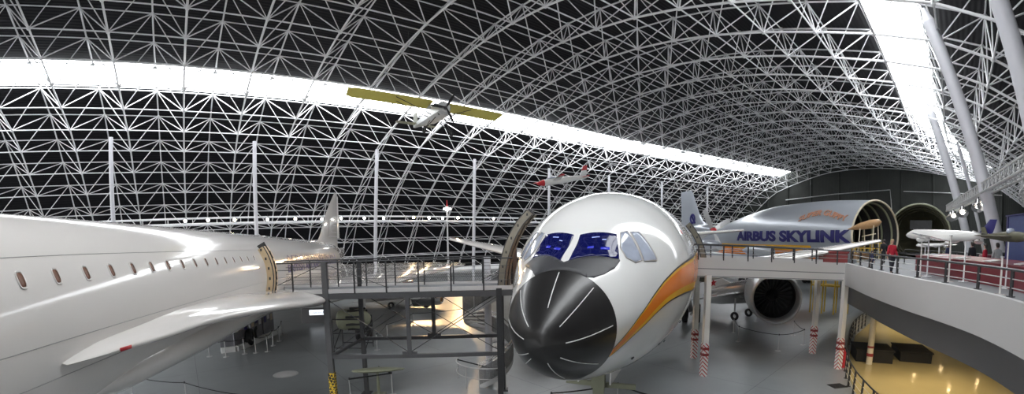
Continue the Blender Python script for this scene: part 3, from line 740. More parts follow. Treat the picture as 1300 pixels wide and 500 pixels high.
# main gear
for y in (-2.3, 2.3):
    mb = MB(); mb.rod((26, y * .6, -1.2), (26, y, gz0 + .7), .2, 14); mb.rod((25.3, y, gz0 + .62), (26.7, y, gz0 + .62), .12, 10); g = mb.build('main_gear', 'alu_matte', jet, 40, True)
    for xx in (25.3, 26.7):
        for yy in (-.45, .45):
            mb = MB(); wheel(mb, (xx, y + yy, gz0 + .62), (0, 1, 0), .62, .42); mb.build('tyre', 'black', g, 50, True)

# ================================================================== SUPERSONIC AIRLINER (left)
conc = root('supersonic_airliner', (-6.88, 3.31, 0), pi / 2 + .270, 'white slender delta-wing supersonic airliner filling the left side', 'airliner')
CSL = -.018; CZ = 5.36
def cz(x): return CZ + CSL * x
CWT = [(-11.7, .02), (-10.5, .30), (-8.5, .66), (-6, 1.0), (-4, 1.22), (-2, 1.36), (0, 1.43), (2, 1.44), (30, 1.44), (34, 1.38), (38, 1.18), (42, .88), (46, .52), (49, .25), (50.3, .06)]
CDZ = [(-11.7, -.9), (-6, -.3), (-2, 0), (32, 0), (40, .12), (46, .45), (50.3, .95)]
def CS(x, phd, off=0.):
    w = smooth_tab(CWT, x); h = w * 1.08; p = R(phd); z0 = cz(x) + smooth_tab(CDZ, x)
    sn = sin(p); cs = cos(p)
    q = V((x, -w * cs, z0 + h * sn))
    if off: q += V((0, -cs, sn * .9)).normalized() * off
    return q
xc = [-11.7 + .3 * i for i in range(0, 8)] + [-9 + 1. * i for i in range(12)] + [4 + 2 * i for i in range(14)] + [32 + 1. * i for i in range(19)]
mb = MB(); mb.loft([[CS(x, 360 * k / 80) for k in range(80)] for x in xc]); mb.build('fuselage', 'offwhite', conc, 60, True)
# ogival delta wing: elliptical section, fat at the front
LAT = [(.45, 1.45), (.7, 1.54), (1.2, 1.66), (2.4, 1.78), (3.6, 1.92), (5.2, 2.12), (7.3, 2.48), (10.2, 3.05), (14, 4.0), (17, 5.0), (20, 6.1), (24, 7.7), (28, 9.4), (32, 11.2), (35, 12.3), (37.5, 12.8), (40.5, 12.75)]
TH = [(.45, .03), (.75, .10), (1.2, .17), (3, .26), (8, .32), (14, .36), (24, .38), (36, .30), (40.5, .06)]
ZLE = [(.45, 4.88), (1.3, 4.86), (2.7, 4.80), (4, 4.78), (5.25, 4.70), (7.7, 4.50), (10.5, 4.22), (15.5, 3.97), (24, 3.9), (40.5, 3.8)]
def wing_ring(x):
    L = smooth_tab(LAT, x); T = smooth_tab(TH, x); ze = smooth_tab(ZLE, x); zr = ze + (.27 if x < 12 else .1); n = 22; up = []; lo = []
    for i in range(n + 1):
        a = pi * i / n; y = L * cos(a); e = max(0, 1 - (abs(y) / L) ** (2.4 if x < 12 else 4)) ** .5
        zz = ze + (zr - ze) * (1 - abs(y) / L)
        up.append(V((x, y, zz + T * e))); lo.append(V((x, y, zz - T * 1.0 * e)))
    return up + lo[::-1][1:-1]
xw = [.45, .55, .7, .9, 1.2, 1.5, 1.8, 2.2, 2.7, 3.3, 4, 5, 6, 7, 8, 9, 10, 11, 12, 13, 14, 15, 16, 18, 20, 22, 24, 26, 28, 30, 32, 34, 36, 37.5, 39, 40.5]
mb = MB(); mb.loft([wing_ring(x) for x in xw]); mb.build('delta_wing', 'offwhite', conc, 60, True)
# belly under the wing root
mb = MB(); mb.loft([[V((x, -1.25 * s_ * cos(2 * pi * k / 32), cz(x) - 1.1 + .62 * s_ * sin(2 * pi * k / 32))) for k in range(32)] for x, s_ in ((-1, .1), (1, .6), (3, .9), (6, 1), (30, 1), (36, .5), (38, .1))]); mb.build('belly_fairing', 'offwhite', conc, 60, True)
# engine nacelles under the wing
for y in (-5.2, 5.2):
    mb = MB(); mb.box((33, y, 3.0), (10, 2.6, 1.25)); mb.build('engine_nacelle', 'offwhite', conc, 0, True, .12)
# fin with rudder
def cfin(zs, name, material):
    rings = []
    for z, a, b in zs:
        t = .16 * (1 - (z - 5.8) / 7)
        rings.append([V((a, 0, z)), V((a + (b - a) * .12, t * .6, z)), V((a + (b - a) * .45, t, z)), V((b, t * .25, z)), V((b, -t * .25, z)), V((a + (b - a) * .45, -t, z)), V((a + (b - a) * .12, -t * .6, z))])
    mb = MB(); mb.loft(rings); return mb.build(name, material, conc, 40, True)
cfin([(5.2, 28.5, 43.9), (6.2, 30.4, 44.1), (6.8, 32.2, 44.2), (7.6, 33.9, 44.4), (8.8, 36.0, 44.6), (10.1, 39.4, 44.8), (11.3, 42.6, 45.1), (11.45, 43.0, 45.1)], 'tail_fin', 'offwhite')
cfin([(6.6, 44.25, 46.4), (7.6, 44.45, 46.3), (8.8, 44.65, 46.2), (10.1, 44.85, 46.1), (11.2, 45.15, 46.0)], 'rudder', 'offwhite')
for (z0, z1, x0, x1) in ((6.8, 8.3, 36.2, 43.0), (7.2, 7.9, 38.2, 42.6)):
    mb = MB(); mb.tube([(x0, -.17, z0), (x1, -.13, z0), (x1, -.12, z1), (x0 + 1.2, -.14, z1)], .025, 5, closed=True); mb.build('fin_marking', 'seam', conc, 0, True)
# cabin windows, one by one, with surrounds
def c_window(x, ph=24.5):
    hx, hp = .052, 3.4; pts = []
    for i in range(20):
        a = 2 * pi * i / 20; sx = math.copysign(abs(cos(a)) ** .6, cos(a)); sp_ = math.copysign(abs(sin(a)) ** .6, sin(a)); pts.append((x + hx * sx, ph + hp * sp_))
    o = patch(pts, .008, 'cabin_window', 'win_brown', conc, 8, CS)
    pts2 = [(x + (p[0] - x) * 1.2, ph + (p[1] - ph) * 1.2) for p in pts]
    mb = MB(); mb.tube([CS(a, b, .006) for a, b in pts2], .012, 5, closed=True); mb.build('window_surround', 'offwhite', o, 60, True)
for i in range(-5, 16): c_window(.65 * i)
# seam lines along the fuselage side
for ph in (36, -6, -24):
    mb = MB(); mb.tube([CS(x, ph, .001) for x in [-6 + 1.5 * i for i in range(14 if ph < 0 else 12)]], .006, 4); mb.build('panel_seam', 'seam', conc, 0, True)
patch([(1.35, -14.5), (1.62, -14.5), (1.62, -17.5), (1.35, -17.5)], .006, 'red_placard', 'red', conc, 8, lambda x, p, off=0: V((x, -(smooth_tab(LAT, x) - .0) - off * 2, smooth_tab(ZLE, x) + (p + 16) * .018 + .0)))
# lettering on the rear fuselage
def c_text(txt, x0, ph, h, w):
    def fn(u, v, t):
        p = ph - u * .32 + math.degrees(v / 1.5); return CS(x0 + u, p, .012 + t)
    letters(txt, h, fn, .01, .01, 4, w).build('fuselage_lettering', 'navy', conc, 0, True)
c_text('AEROSPATIALE FRANCE', 14.0, 13.0, .32, 16.5)
c_text('BRITISH AIRCRAFT CORPORATION', 14.0, -2.0, .32, 16.5)
# landing gear
mb = MB(); mb.bar((-.2, -.25, 4.2), (.4, -.25, 0.9), .16, .12); mb.rod((-.4, 0, 4.2), (-.2, 0, .9), .12, 12); g = mb.build('nose_gear', 'wood', conc, 0, True)
for y in (-.25, .25):
    mb = MB(); wheel(mb, (-.2, y, .42), (0, 1, 0), .42, .26); mb.build('tyre', 'black', g, 50, True)
mb = MB(); mb.rod((-.2, -.35, .42), (-.2, .35, .42), .06, 8); mb.rod((-.2, 0, .95), (-.2, 0, .42), .08, 8); mb.build('axle', 'alu_matte', g, 40, True)
for y in (-3.8, 3.8):
    mb = MB(); mb.rod((24, y, 4.0), (24, y, .5), .16, 12); g = mb.build('main_gear', 'alu_matte', conc, 40, True)
    for xx in (23.4, 24.6):
        for yy in (-.35, .35):
            mb = MB(); wheel(mb, (xx, y + yy, .55), (0, 1, 0), .55, .34); mb.build('tyre', 'black', g, 50, True)
    mb = MB(); mb.rod((23.4, y, .55), (24.6, y, .55), .1, 8); mb.build('bogie', 'alu_matte', g, 40, True)

# ================================================================== BULBOUS CARGO PLANE (right)
gup = root('cargo_airplane', (38.26, 39.62, 0), pi / 2 + .121, 'silver grey bulbous cargo aircraft with swung-open nose and blue lettering', 'airplane')
GR = [(0, 3.78), (3, 3.9), (8, 4.0), (15, 3.95), (20, 3.5), (25, 2.75), (30, 2.0), (35, 1.45), (40, .95), (43.5, .35)]
GZ = [(0, 6.67), (7, 6.77), (14, 6.68), (19, 6.5), (24, 6.3), (29, 6.05), (34, 5.95), (40, 6.05), (43.5, 6.2)]
GL = [(0, 1.62), (15, 1.62), (25, 1.5), (32, 1.2), (38, .8), (43.5, .25)]          # lower lobe radius
GB = [(0, 3.55), (15, 3.55), (22, 3.75), (30, 4.5), (36, 5.2), (43.5, 6.3)]        # lower lobe centre height
def GS(x, phd, off=0.):
    p = R(phd); r, zc, rl, zl = smooth_tab(GR, x), smooth_tab(GZ, x), smooth_tab(GL, x), smooth_tab(GB, x)
    up = V((0, -cos(p) * r, zc + sin(p) * r))
    # blend to the narrower lower lobe beneath
    if sin(p) < -.15:
        t = (-sin(p) - .15) / .85; t = t * t * (3 - 2 * t)
        low = V((0, -cos(p) * rl * 1.25, zl + sin(p) * rl)); up = up.lerp(low, min(1, t * 1.25))
    n = V((0, -cos(p), sin(p)))
    return V((x, up.y, up.z)) + n * off
xg = [0, .2] + [1 + 1.5 * i for i in range(29)] + [43.5]
NG = 72
mb = MB(); mb.loft([[GS(x, 360 * k / NG) for k in range(NG)] for x in xg], cap=False); mb.loft([[GS(0, 360 * k / NG) for k in range(NG)], [GS(0, 360 * k / NG, -.12) for k in range(NG)]], cap=False); mb.build('fuselage', 'gup_grey', gup, 60, True)
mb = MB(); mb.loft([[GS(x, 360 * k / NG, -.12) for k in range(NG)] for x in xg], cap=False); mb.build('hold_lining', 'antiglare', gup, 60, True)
mb = MB()
for x in [.6 + 1.4 * i for i in range(9)]: mb.tube([GS(x, 360 * k / 48, -.3) for k in range(48)], .12, 6, closed=True)
mb.build('hold_frames', 'olive_pale', gup, 60, True)
mb = MB(); mb.box((8, 0, 4.0), (16, 3.4, .2)); mb.build('hold_floor', 'alu_matte', gup, 0, True)
mb = MB(); mb.tube([GS(-.05, 360 * k / 64, -.03) for k in range(64)], .11, 8, closed=True); mb.build('nose_joint_ring', 'cream', gup, 60, True)
# lettering on the right-hand side of the fuselage (reads tail to nose)
def g_text(txt, x0, x1, z, h, material, name, arc=0., bold=.03):
    L = x0 - x1
    def fn(u, v, t):
        x = x0 - u; zz = z(u / L) + v
        r, zc = smooth_tab(GR, x), smooth_tab(GZ, x)
        s = max(-.97, min(.97, (zz - zc) / r)); ph = 180 - math.degrees(math.asin(s))
        return GS(x, ph, .05 + t)
    letters(txt, h, fn, .05, bold, 8, L).build(name, material, gup, 0, True)
g_text('AIRBUS SKYLINK', 20.9, .03, lambda f: 5.82 + .12 * f, 1.3, 'navy', 'fuselage_lettering', bold=.045)
g_text('SUPER GUPPY', 8.0, .9, lambda f: 8.15 + .75 * sin(pi * min(1, f * 1.12)) * .9, .62, 'orange_ink', 'upper_lettering', bold=.03)
# orange / yellow stripe low on the sides
for side in (0, 1):
    for (p0, p1, m_, o_) in ((-16, -21, 'yellow', .03), (-21, -37, 'orange', .03), (-37, -40, 'red_dark', .03)):
        rings = []
        for x in [6 + 1.25 * i for i in range(25)]:
            pp = [p0 + (p1 - p0) * i / 6 for i in range(7)]; pp = [180 - p for p in pp] if side == 0 else pp
            rings.append([GS(x, p, o_) for p in pp] + [GS(x, p, .002) for p in pp[::-1]])
        mb = MB(); mb.loft(rings); mb.build('side_stripe', m_, gup, 50, True)
# fin, rudder emblem, tailplanes, wings
rings = []
for z, a, b in ((7.0, 31.5, 43.8), (8.2, 33.8, 43.8), (9.2, 36.0, 43.8), (10.6, 37.2, 43.8), (12.6, 38.4, 43.9), (14.5, 39.5, 44.0), (14.9, 40.0, 43.8)):
    t = .34 * (1 - (z - 7) / 11); rings.append([V((a, 0, z)), V((a + .5, t, z)), V((a + (b - a) * .4, t * 1.2, z)), V((b, .03, z)), V((b, -.03, z)), V((a + (b - a) * .4, -t * 1.2, z)), V((a + .5, -t, z))])
mb = MB(); mb.loft(rings); mb.build('tail_fin', 'gup_grey', gup, 40, True)
mb = MB(); mb.lathe((38.9, .40, 9.6), (0, 1, 0), [(.0, .55), (.0, .95), (.05, .95), (.05, .55)], 32); mb.build('fin_emblem', 'navy', gup, 40, True)
mb = MB(); mb.rod((38.0, .42, 8.8), (39.2, .42, 10.1), .16, 8); mb.build('fin_emblem', 'navy', gup, 40, True)
for s_ in (-1, 1):
    wing((38.5, s_ * .7, 6.6), (40.5, s_ * 8, 7.2), 4.2, 2.2, .5, .2).build('tailplane', 'gup_grey', gup, 40, True)
    wing((12.0, s_ * 1.6, 3.2), (14.5, s_ * 23.5, 5.0) if s_ > 0 else (13.4, s_ * 13.5, 4.2), 6.2, 2.4 if s_ > 0 else 4.0, 1.0, .25).build('wing', 'gup_grey', gup, 40, True)
    for yy, xx in ((6.2, 9.6), (13.2, 10.4)) if s_ > 0 else ():
        c = V((xx, s_ * yy, 4.05 + yy * .09))
        mb = MB(); mb.lathe(c, (1, 0, 0), [(0, .1), (.0, .42), (.5, .62), (1.6, .72), (3.5, .7), (5, .45), (6, .1)], 24); e = mb.build('engine_nacelle', 'gup_grey', gup, 50, True)
# propellers: hub and four blades
def propeller(c, ax, rad, rot, parent, hubm='red'):
    a, b, d = MB().frame(ax)
    mb = MB(); mb.lathe(V(c), ax, [(-.15, .3), (.2, .3), (.55, .2), (.75, .02)], 16); h = mb.build('propeller_hub', hubm, parent, 50, True)
    for k in range(4):
        t = rot + pi / 2 * k; u = a * cos(t) + b * sin(t); w = u.cross(d)
        rings = []
        for f, cw in ((.1, .14), (.2, .2), (.45, .32), (.8, .32), (.98, .26), (1, .14)):
            q = V(c) + u * rad * f; tw = d * .12 * (1 - f)
            rings.append([q - w * cw - tw, q + d * .03, q + w * cw + tw, q - d * .03])
        mb = MB(); mb.loft(rings); mb.build('blade', 'alu_matte', h, 40, True)
inv = WM[gup.name].inverted()
pc = inv @ at_r(905, 292, 57)
propeller(pc, (-1, 0, 0), 2.75, R(62), gup)
mb = MB(); mb.lathe(pc, (1, 0, 0), [(.1, .42), (.6, .62), (1.8, .75), (3.5, .7), (5, .5), (6.2, .1)], 24); mb.build('engine_nacelle', 'gup_grey', gup, 50, True)
# swung nose: the big ring with ribbed interior and cockpit section, opened to the left side of the aircraft
rc = at_r(1167, 290, 64); rc.z = 7.1; rx = (V((-rc.x, -rc.y, 0)) + V((.0, 6, 0))).normalized()
side_ = V((-rx.y, rx.x, 0))
lp = lambda p: inv @ p
def RG(t, ang, r): return lp(rc - rx * t + side_ * cos(ang) * r + V((0, 0, sin(ang) * r)))
mb = MB(); mb.loft([[RG(t, 2 * pi * k / 64, r) for k in range(64)] for t, r in ((0, 3.5), (0, 3.62), (1.2, 3.6), (3.5, 3.3), (5.5, 2.6), (7.5, 1.5), (8.6, .4), (8.4, .3), (7.3, 1.35), (5.3, 2.45), (3.4, 3.15), (1.2, 3.45))], loop=True); mb.build('nose_section', 'olive', gup, 60, True)
mb = MB(); mb.tube([RG(-.05, 2 * pi * k / 64, 3.56) for k in range(64)], .13, 8, closed=True); mb.build('nose_joint_ring', 'olive_pale', gup, 60, True)
mb = MB()
for t, r in ((.8, 3.35), (2, 3.15), (3.2, 2.95)): mb.tube([RG(t, 2 * pi * k / 40, r) for k in range(40)], .1, 6, closed=True)
for a_ in (-.3, .3, .9, 1.5, 2.1, 2.7, 3.4): mb.tube([RG(.1, a_, 3.4), RG(3, a_, 3.05), RG(5, a_, 2.4)], .06, 5)
mb.build('nose_ribs', 'olive', gup, 60, True)
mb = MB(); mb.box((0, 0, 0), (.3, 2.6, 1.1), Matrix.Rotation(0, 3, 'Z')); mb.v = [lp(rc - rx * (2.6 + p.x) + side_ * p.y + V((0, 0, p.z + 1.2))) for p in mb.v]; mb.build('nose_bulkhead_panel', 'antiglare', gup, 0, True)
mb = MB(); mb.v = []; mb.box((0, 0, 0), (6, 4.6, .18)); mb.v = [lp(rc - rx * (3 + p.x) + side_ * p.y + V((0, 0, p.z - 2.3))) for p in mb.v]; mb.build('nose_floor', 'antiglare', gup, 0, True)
# undercarriage of the cargo plane and the nose section
for q in ((3, 0), (16, -5.5), (16, 5.5)):
    mb = MB(); mb.rod((q[0], q[1], 3.4), (q[0], q[1], .5), .2, 12); g = mb.build('landing_gear', 'alu_matte', gup, 40, True)
    for yy in (-.4, .4):
        mb = MB(); wheel(mb, (q[0], q[1] + yy, .6), (0, 1, 0), .6, .4); mb.build('tyre', 'black', g, 50, True)
mb = MB(); a_ = lp(V((rc.x, rc.y, 0)) - rx * 2); mb.rod(a_, a_ + V((0, 0, 3.8)), .25, 12); mb.build('nose_support', 'alu_matte', gup, 40, True)
# ================================================================== LEFT FOOTBRIDGE between the two airliners
def yf(x): return 15.06 + (x + 8.6) * .082
ZD = 4.46
fb = root('footbridge', (-4.3, 16.1, 0), 0, 'grey steel footbridge joining the two white airliners', 'footbridge')
BW = 1.8
A0, A1 = V((-9.2, yf(-9.2), 0)), V((.05, yf(.05), 0)); nb = V((-.082, 1, 0)).normalized() * BW
mb = MB(); mb.prism([A0 + V((0, 0, ZD - .05)), A1 + V((0, 0, ZD - .05)), A1 + nb + V((0, 0, ZD - .05)), A0 + nb + V((0, 0, ZD - .05))], (0, 0, .05)); mb.build('deck', 'deck', fb)
for o_ in (V(), nb):
    mb = MB(); mb.bar(A0 + o_ + V((0, 0, ZD - .17)), A1 + o_ + V((0, 0, ZD - .17)), .12, .2); mb.build('edge_beam', 'grey_steel', fb)
    mb = MB(); mb.bar(A0 + o_ + V((0, 0, ZD + .02)), A1 + o_ + V((0, 0, ZD + .02)), .03, .15); mb.build('kick_plate', 'fascia', fb)
mb = MB()
for i in range(10):
    p = A0.lerp(A1, i / 9); mb.bar(p + V((0, 0, ZD - .14)), p + nb + V((0, 0, ZD - .14)), .08, .14)
mb.build('cross_beam', 'grey_steel', fb)
def fpost(px, y, o=0.):
    d = ray(px, y); t = (yf(0) + o) / (d.y - .082 * d.x); return V((d.x * t, d.y * t, 0))
pl = fpost(415.5, 400); pr = fpost(634, 400); bl = fpost(459, 400, BW); br = V((pr.x + .05, pr.y + BW, 0))
for p, top, w in ((pl, ZD + 1.08, .2), (pr, ZD, .2), (bl, ZD + 1.0, .16), (br, ZD, .16)):
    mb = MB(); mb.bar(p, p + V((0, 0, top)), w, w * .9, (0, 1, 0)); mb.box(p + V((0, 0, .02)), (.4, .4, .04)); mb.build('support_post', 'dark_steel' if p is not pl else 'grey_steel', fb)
h0 = at_r(418, 473, hypot(pl.x, pl.y)).z
mb = MB(); mb.box(pl + V((0, 0, h0 / 2)), (.23, .21, h0)); o = mb.build('warning_sleeve', 'hazard_y', fb); o['label'] = 'yellow and black checked sleeve'
zb = at_r(423, 452.5, hypot(pl.x, pl.y)).z; zk = at_r(545, 428.5, hypot(br.x, br.y)).z
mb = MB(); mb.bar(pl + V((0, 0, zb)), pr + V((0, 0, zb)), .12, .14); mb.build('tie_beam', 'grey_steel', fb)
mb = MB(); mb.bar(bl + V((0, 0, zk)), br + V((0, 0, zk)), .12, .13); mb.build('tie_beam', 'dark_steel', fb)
mb = MB(); mb.bar(pl + V((0, 0, zb)), bl + V((0, 0, zk)), .09, .1); mb.build('tie_beam', 'grey_steel', fb)
mb = MB(); mb.bar(pr + V((0, 0, zb)), br + V((0, 0, zk)), .09, .1); mb.build('tie_beam', 'grey_steel', fb)
fm = pl.lerp(pr, .475); bm_ = bl.lerp(br, .515)
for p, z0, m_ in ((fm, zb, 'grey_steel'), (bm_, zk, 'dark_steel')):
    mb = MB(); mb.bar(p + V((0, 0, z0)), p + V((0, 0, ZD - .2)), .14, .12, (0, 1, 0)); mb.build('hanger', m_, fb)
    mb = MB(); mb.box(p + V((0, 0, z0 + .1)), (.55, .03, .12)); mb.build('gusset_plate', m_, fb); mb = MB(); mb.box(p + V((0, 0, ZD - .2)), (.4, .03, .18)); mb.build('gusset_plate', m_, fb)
for (a, b, m_, za) in ((pl, fm, fm, zb), (pr, fm, fm, zb), (bl, bm_, bm_, zk), (br, bm_, bm_, zk)):
    mb = MB(); mb.rod(a + V((0, 0, ZD - .25)), b + V((0, 0, za + .12)), .016, 6); mb.build('brace_rod', 'dark_steel', fb)
    mb = MB(); mb.rod(a + V((0, 0, za + .1)), b + V((0, 0, ZD - .25)), .013, 6); mb.build('brace_rod', 'dark_steel', fb)
for o_, nm in ((V((0, -.02, 0)), 'front'), (nb, 'back')):
    n = 8
    for i in range(n):
        p = A0.lerp(A1, (i + .08) / n) + o_; mb = MB(); mb.bar(p + V((0, 0, ZD - .1)), p + V((0, 0, ZD + 1.08)), .045, .05); mb.build('rail_post', 'dark_steel', fb)
    mb = MB(); mb.rod(A0 + o_ + V((0, 0, ZD + 1.08)), A1 + o_ + V((0, 0, ZD + 1.08)), .028, 8); mb.build('handrail', 'dark_steel', fb, 40)
    for z in (.3, .55, .82):
        mb = MB(); mb.rod(A0 + o_ + V((0, 0, ZD + z)), A1 + o_ + V((0, 0, ZD + z)), .011, 6); mb.build('cross_rail', 'grey_steel', fb, 40)
# perforated lower infill, a woven grid of thin flats
mb = MB(); n = 120
for i in range(n):
    p = A0.lerp(A1, i / n) + nb; q = A0.lerp(A1, (i + 3) / n) + nb
    mb.bar(p + V((0, 0, ZD + .12)), q + V((0, 0, ZD + .5)), .012, .008); mb.bar(q + V((0, 0, ZD + .12)), p + V((0, 0, ZD + .5)), .012, .008)
mb.build('mesh_infill', 'grey_steel', fb)
mb = MB(); p = A0.lerp(A1, .02); q = A0.lerp(A1, .26); mb.rod(p + V((0, 0, ZD + .1)), q + V((0, 0, ZD + 1.0)), .014, 6); mb.rod(A0.lerp(A1, .27) + V((0, 0, ZD + 1)), A0.lerp(A1, .52) + V((0, 0, ZD + .1)), .012, 6); mb.build('brace_rod', 'dark_steel', fb)
# curved door surrounds hugging the fuselages
def arch(name, pts, wdt, dep, n_out, dirp, material, label, ribs=True):
    pts = [V(p) for p in pts]
    """pts: centre line; boxed section wdt (across) x dep (along the fuselage)"""
    r = root(name, (pts[0].x, pts[0].y, pts[0].z), 0, label, 'door frame')
    dirp = V(dirp).normalized(); rings = []
    for i, p in enumerate(pts):
        t = (pts[min(i + 1, len(pts) - 1)] - pts[max(i - 1, 0)]).normalized(); nn = t.cross(dirp).normalized()
        rings.append([p + nn * wdt / 2 - dirp * dep / 2, p + nn * wdt / 2 + dirp * dep / 2, p - nn * wdt / 2 + dirp * dep / 2, p - nn * wdt / 2 - dirp * dep / 2])
    mb = MB(); mb.loft(rings); mb.build('curved_frame', material, r)
    if ribs:
        mb = MB()
        for i in range(1, len(pts) - 1, 2):
            t = (pts[i + 1] - pts[i - 1]).normalized(); nn = t.cross(dirp).normalized()
            mb.bar(pts[i] - nn * (wdt / 2 + .03), pts[i] + nn * (wdt / 2 + .03), dep + .05, .03, dirp)
            mb.box(pts[i] + t * .1 - dirp * (dep / 2), (.05, .05, .09))
        mb.build('stiffener', 'dark_steel', r)
        mb = MB()
        for sgn in (-1, 1):
            q = []
            for i, p in enumerate(pts):
                t = (pts[min(i + 1, len(pts) - 1)] - pts[max(i - 1, 0)]).normalized(); nn = t.cross(dirp).normalized(); q.append(p + nn * wdt / 2 * sgn - dirp * dep / 2)
            mb.tube(q, .02, 6)
        mb.build('edge_trim', 'antiglare', r, 40)
    return r
JM = WM[jet.name]; CM = WM[conc.name]
aftj = V((sin(.425), cos(.425), 0)); aftc = V((-sin(.270), cos(.270), 0))
arch('door_surround', refine([tuple(at_r(x, y, 16.3)) for x, y in ((640, 366), (640.5, 350), (643, 332), (648, 314), (655, 297), (664, 282), (675, 270))], 2), .27, .5, None, aftj, 'bronze', 'curved bronze door surround at the bridge end beside the black-nosed airliner')
arch('door_surround', [JM @ A3(13.6, -14 + 5.4 * i, .30 - .012 * i) for i in range(11)], .24, .4, None, aftj, 'bronze', 'curved bronze door surround on the far side of the black-nosed airliner by the elevated walkway')
arch('door_surround', [CM @ CS(11.0, -36 + 6.0 * i, .10) for i in range(13)], .26, .6, None, aftc, 'pale_frame', 'pale tan curved door surround on the supersonic airliner at the bridge end')
p0 = at_r(652, 335, 16.6); mb = MB(); mb.box(p0 + V((.02, .1, -.1)), (.08, .5, 1.3), Matrix.Rotation(R(-20), 3, 'Z')); t = root('door_leaf', p0, 0, 'dark open door leaf beside the curved door surround at the bridge end', 'door'); mb.build('panel', 'dark_steel', t)
mb = MB(); mb.tube([p0 + V((.0, .1, .2)), p0 + V((-.06, .06, .35)), p0 + V((0, .1, .6))], .02, 6); mb.build('door_handle', 'alu_matte', t)

# ------------------------------------------------------------------ spiral staircase behind the bridge
SCN = V((-1.05, 18.85, 0)); RS = 1.05
st = root('spiral_staircase', SCN, 0, 'grey steel spiral staircase with curved screens behind the footbridge', 'staircase')
mb = MB(); mb.rod(SCN, SCN + V((0, 0, ZD + 1)), .15, 20); mb.build('central_pole', 'column', st, 40)
NT = 24; T0 = R(249); TT = R(470)
def hp(f, r, dz=0): a = T0 + TT * f; return SCN + V((r * cos(a), r * sin(a), ZD * f + dz))
for i in range(NT):
    mb = MB(); f0, f1 = i / NT, (i + 1.15) / NT; z = ZD * (i + 1) / NT
    a0, a1 = T0 + TT * f0, T0 + TT * f1
    mb.prism([SCN + V((.1 * cos(a0), .1 * sin(a0), z - .04)), SCN + V((RS * cos(a0), RS * sin(a0), z - .04)), SCN + V((RS * cos((a0 + a1) / 2), RS * sin((a0 + a1) / 2), z - .04)), SCN + V((RS * cos(a1), RS * sin(a1), z - .04)), SCN + V((.1 * cos(a1), .1 * sin(a1), z - .04))], (0, 0, .04)); mb.build('tread', 'alu_matte', st)
NS = 90
mb = MB(); mb.loft([[hp(i / NS, RS + .02, .12), hp(i / NS, RS + .02, .85), hp(i / NS, RS + .035, .85), hp(i / NS, RS + .035, .12)] for i in range(NS + 1)]); mb.build('curved_screen', 'mesh_screen', st, 40)
mb = MB(); mb.loft([[hp(i / NS, RS, -.12), hp(i / NS, RS, .14), hp(i / NS, RS + .02, .14), hp(i / NS, RS + .02, -.12)] for i in range(NS + 1)]); mb.build('stringer', 'alu_matte', st, 40)
mb = MB(); mb.tube([hp(i / NS, RS + .03, 1.05) for i in range(NS + 1)], .026, 8); mb.build('handrail', 'alu', st, 60)
mb = MB(); mb.tube([hp(i / NS, RS - .05, .92) for i in range(NS + 1)], .016, 6); mb.build('inner_rail', 'alu', st, 60)
for i in range(0, NT + 1, 3):
    mb = MB(); q = hp(i / NT, RS + .03, -.05); mb.rod(q, q + V((0, 0, 1.1)), .022, 8); mb.build('baluster', 'alu_matte', st, 40)
mb = MB(); mb.tube([SCN + V((1.45 * cos(a), 1.45 * sin(a), .95)) for a in [R(170 + 10 * k) for k in range(14)]], .025, 8); mb.tube([SCN + V((1.45 * cos(a), 1.45 * sin(a), .5)) for a in [R(170 + 10 * k) for k in range(14)]], .018, 8)
for k in (0, 6, 13):
    a = R(170 + 10 * k); mb.rod(SCN + V((1.45 * cos(a), 1.45 * sin(a), 0)), SCN + V((1.45 * cos(a), 1.45 * sin(a), .97)), .025, 8)
mb.build('base_guard', 'alu_matte', st, 40)
mb = MB(); a = SCN + V((-1.45, .2, .9)); b = SCN + V((.7, -1.28, .78)); mb.rod(a, b, .03, 8); mb.build('safety_bar', 'black', st, 40)

# ------------------------------------------------------------------ elevated walkway on the right (ramp to the second door)
wk = root('elevated_walkway', (12, 19, 0), 0, 'grey panelled elevated walkway from the black-nosed airliner to the mezzanine', 'footbridge')
W0, W1 = V((7.7, 18.6, 0)), V((15.98, 18.2, 0)); W2, W3 = V((16.9, 21.35, 0)), V((8.5, 21.65, 0))
z0_, z1_ = 4.52, 4.28
up = lambda p, z: p + V((0, 0, z))
for a, b in ((W0, W1), (W3, W2)):
    mb = MB(); n = V((0, .04, 0)); mb.add([up(a, z0_), up(b, z1_), up(b, 5.14), up(a, 5.38), up(a + n, z0_), up(b + n, z1_), up(b + n, 5.14), up(a + n, 5.38)], [(0, 1, 2, 3), (7, 6, 5, 4), (0, 4, 5, 1), (1, 5, 6, 2), (2, 6, 7, 3), (3, 7, 4, 0)]); mb.build('fascia_panel', 'fascia', wk)
mb = MB(); e = V((0, 0, .12)); mb.add([up(W0, z0_ + .02), up(W1, z1_ + .02), up(W2, z1_ + .02), up(W3, z0_ + .02)], [(0, 1, 2, 3)]); mb.add([up(W0, 4.88), up(W1, 4.62), up(W2, 4.62), up(W3, 4.88)], [(0, 1, 2, 3)]); o = mb.build('deck', 'deck', wk)
so = o.modifiers.new('thickness', 'SOLIDIFY'); so.thickness = .04
for a, b in ((W0, W1), (W3, W2)):
    for i in range(7):
        f = (i + .4) / 7; p = a.lerp(b, f); z = 5.38 + (5.14 - 5.38) * f; mb = MB(); mb.bar(up(p, z - .1), up(p, z + .56), .05, .05); mb.build('rail_post', 'dark_steel', wk)
    mb = MB(); mb.rod(up(a, 5.94), up(b, 5.70), .028, 8); mb.build('handrail', 'dark_steel', wk, 40)
    for q in (.2, .38): mb = MB(); mb.rod(up(a, 5.38 + q), up(b, 5.14 + q), .012, 6); mb.build('cross_rail', 'alu_matte', wk, 40)
